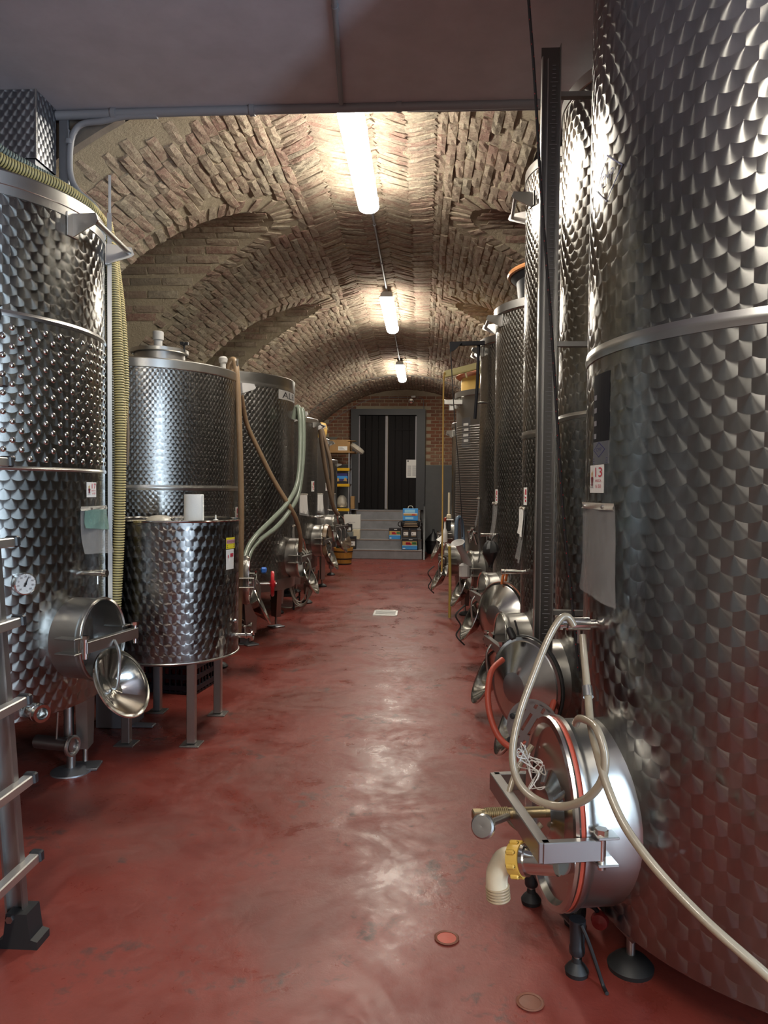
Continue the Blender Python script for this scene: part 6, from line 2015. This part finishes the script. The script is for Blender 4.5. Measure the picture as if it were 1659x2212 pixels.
MB().lathe([(0.165, 0.267), (0.155, 0.285), (0.03, 0.43), (0.022, 0.45), (0.020, 0.50), (0.0, 0.50)], Mb_, 32).build('funnel_cone', 'black_plastic', dk_)

# door notice, emergency lamp, switch
nt_ = thing('door_notice', 'pale paper notice hung on the right door leaf', 'notice', tuple(A(889, 1010, BY - 0.09)))
p0, p1 = A(877.5, 1032, BY - 0.1), A(901.5, 993, BY - 0.1)
MB().bbox(((p0.x + p1.x) / 2, BY - 0.085, (p0.z + p1.z) / 2), (p1.x - p0.x, 0.008, p1.z - p0.z), b=0.001).build('notice_sheet', 'sticker_white', nt_, smooth=False)
Fn = on_plane(((p0.x + p1.x) / 2, BY - 0.0892, p0.z), (1, 0, 0), (0, 0, 1))
w, h = p1.x - p0.x, p1.z - p0.z
Fn.shapes('notice_print', 'ink_grey', [([(-w * .4, h * (.1 + .05 * k)), (-w * .05, h * (.1 + .05 * k)), (-w * .05, h * (.12 + .05 * k)), (-w * .4, h * (.12 + .05 * k))], [(0, 1, 2, 3)]) for k in range(12)] + [([(w * .05, h * (.1 + .05 * k)), (w * .4, h * (.1 + .05 * k)), (w * .4, h * (.12 + .05 * k)), (w * .05, h * (.12 + .05 * k))], [(0, 1, 2, 3)]) for k in range(12)], 0.001, nt_)
Fn.shapes('notice_stamp', 'ink_black', [disc2d(-w * .35, h * .92, w * .07)], 0.001, nt_)
em = thing('emergency_light', 'small white twin-head emergency light above the doors', 'lamp', tuple(A(890, 862, BY - 0.06)))
c = A(888, 866, BY - 0.08); c2 = A(893, 857, BY - 0.08)
MB().bbox(tuple(c2), (0.10, 0.07, 0.045), b=0.01).build('battery_box', 'white_plastic', em)
MB().lathe([(0.0, -0.03), (0.05, -0.03), (0.055, 0.01), (0.05, 0.03), (0.0, 0.035)], frame(c, (0, -1, -0.2)), 24).build('lamp_head', 'white_plastic', em)
MB().lathe([(0.045, 0.031), (0.0, 0.041)], frame(c, (0, -1, -0.2)), 24).build('lamp_lens', 'steel_bright', em)
sw = thing('light_switch', 'small cream switch box on the grey wall right of the doors', 'switch', tuple(A(911, 984, BY - 0.05)))
c = A(911, 984, BY - 0.03)
MB().bbox(tuple(c), (0.075, 0.045, 0.075), b=0.006).build('switch_box', 'cream_plastic', sw)
MB().bbox((c.x, c.y - 0.026, c.z), (0.03, 0.012, 0.045), b=0.003).build('rocker', 'sticker_white', sw)
wr2 = thing('wall_wire', 'thin grey wire strung along the arch of the back wall', 'wire', tuple(A(700, 920, BY - .06)))
MB().tube([A(700, 922, BY - .06), A(740, 893, BY - .06), A(790, 866, BY - .06), A(840, 859, BY - .06), A(885, 859, BY - .06)], 0.006, 6, 6).build('wire', 'conduit_grey', wr2)
MB().tube([A(898, 860, BY - .06), A(913, 861, BY - .06), A(915, 880, BY - .06), A(913, 975, BY - .06)], 0.006, 6, 3).build('wire', 'conduit_grey', wr2)

# latch on the flank of tank 17
Mlt = mframe(L1, -46, 1.99)
lt_ = MB().bbox((0, 0.02, 0.014), (0.03, 0.05, 0.028), Mlt, b=0.006).build('latch', 'black_plastic', L1['o'])
MB().tube([Mlt @ V((0.012, 0.0, 0.02)), Mlt @ V((0.02, -0.03, 0.03)), Mlt @ V((0.012, -0.06, 0.02)), Mlt @ V((-0.005, -0.06, 0.02))], 0.005, 8, 5).build('latch_loop', 'black_rubber', lt_)
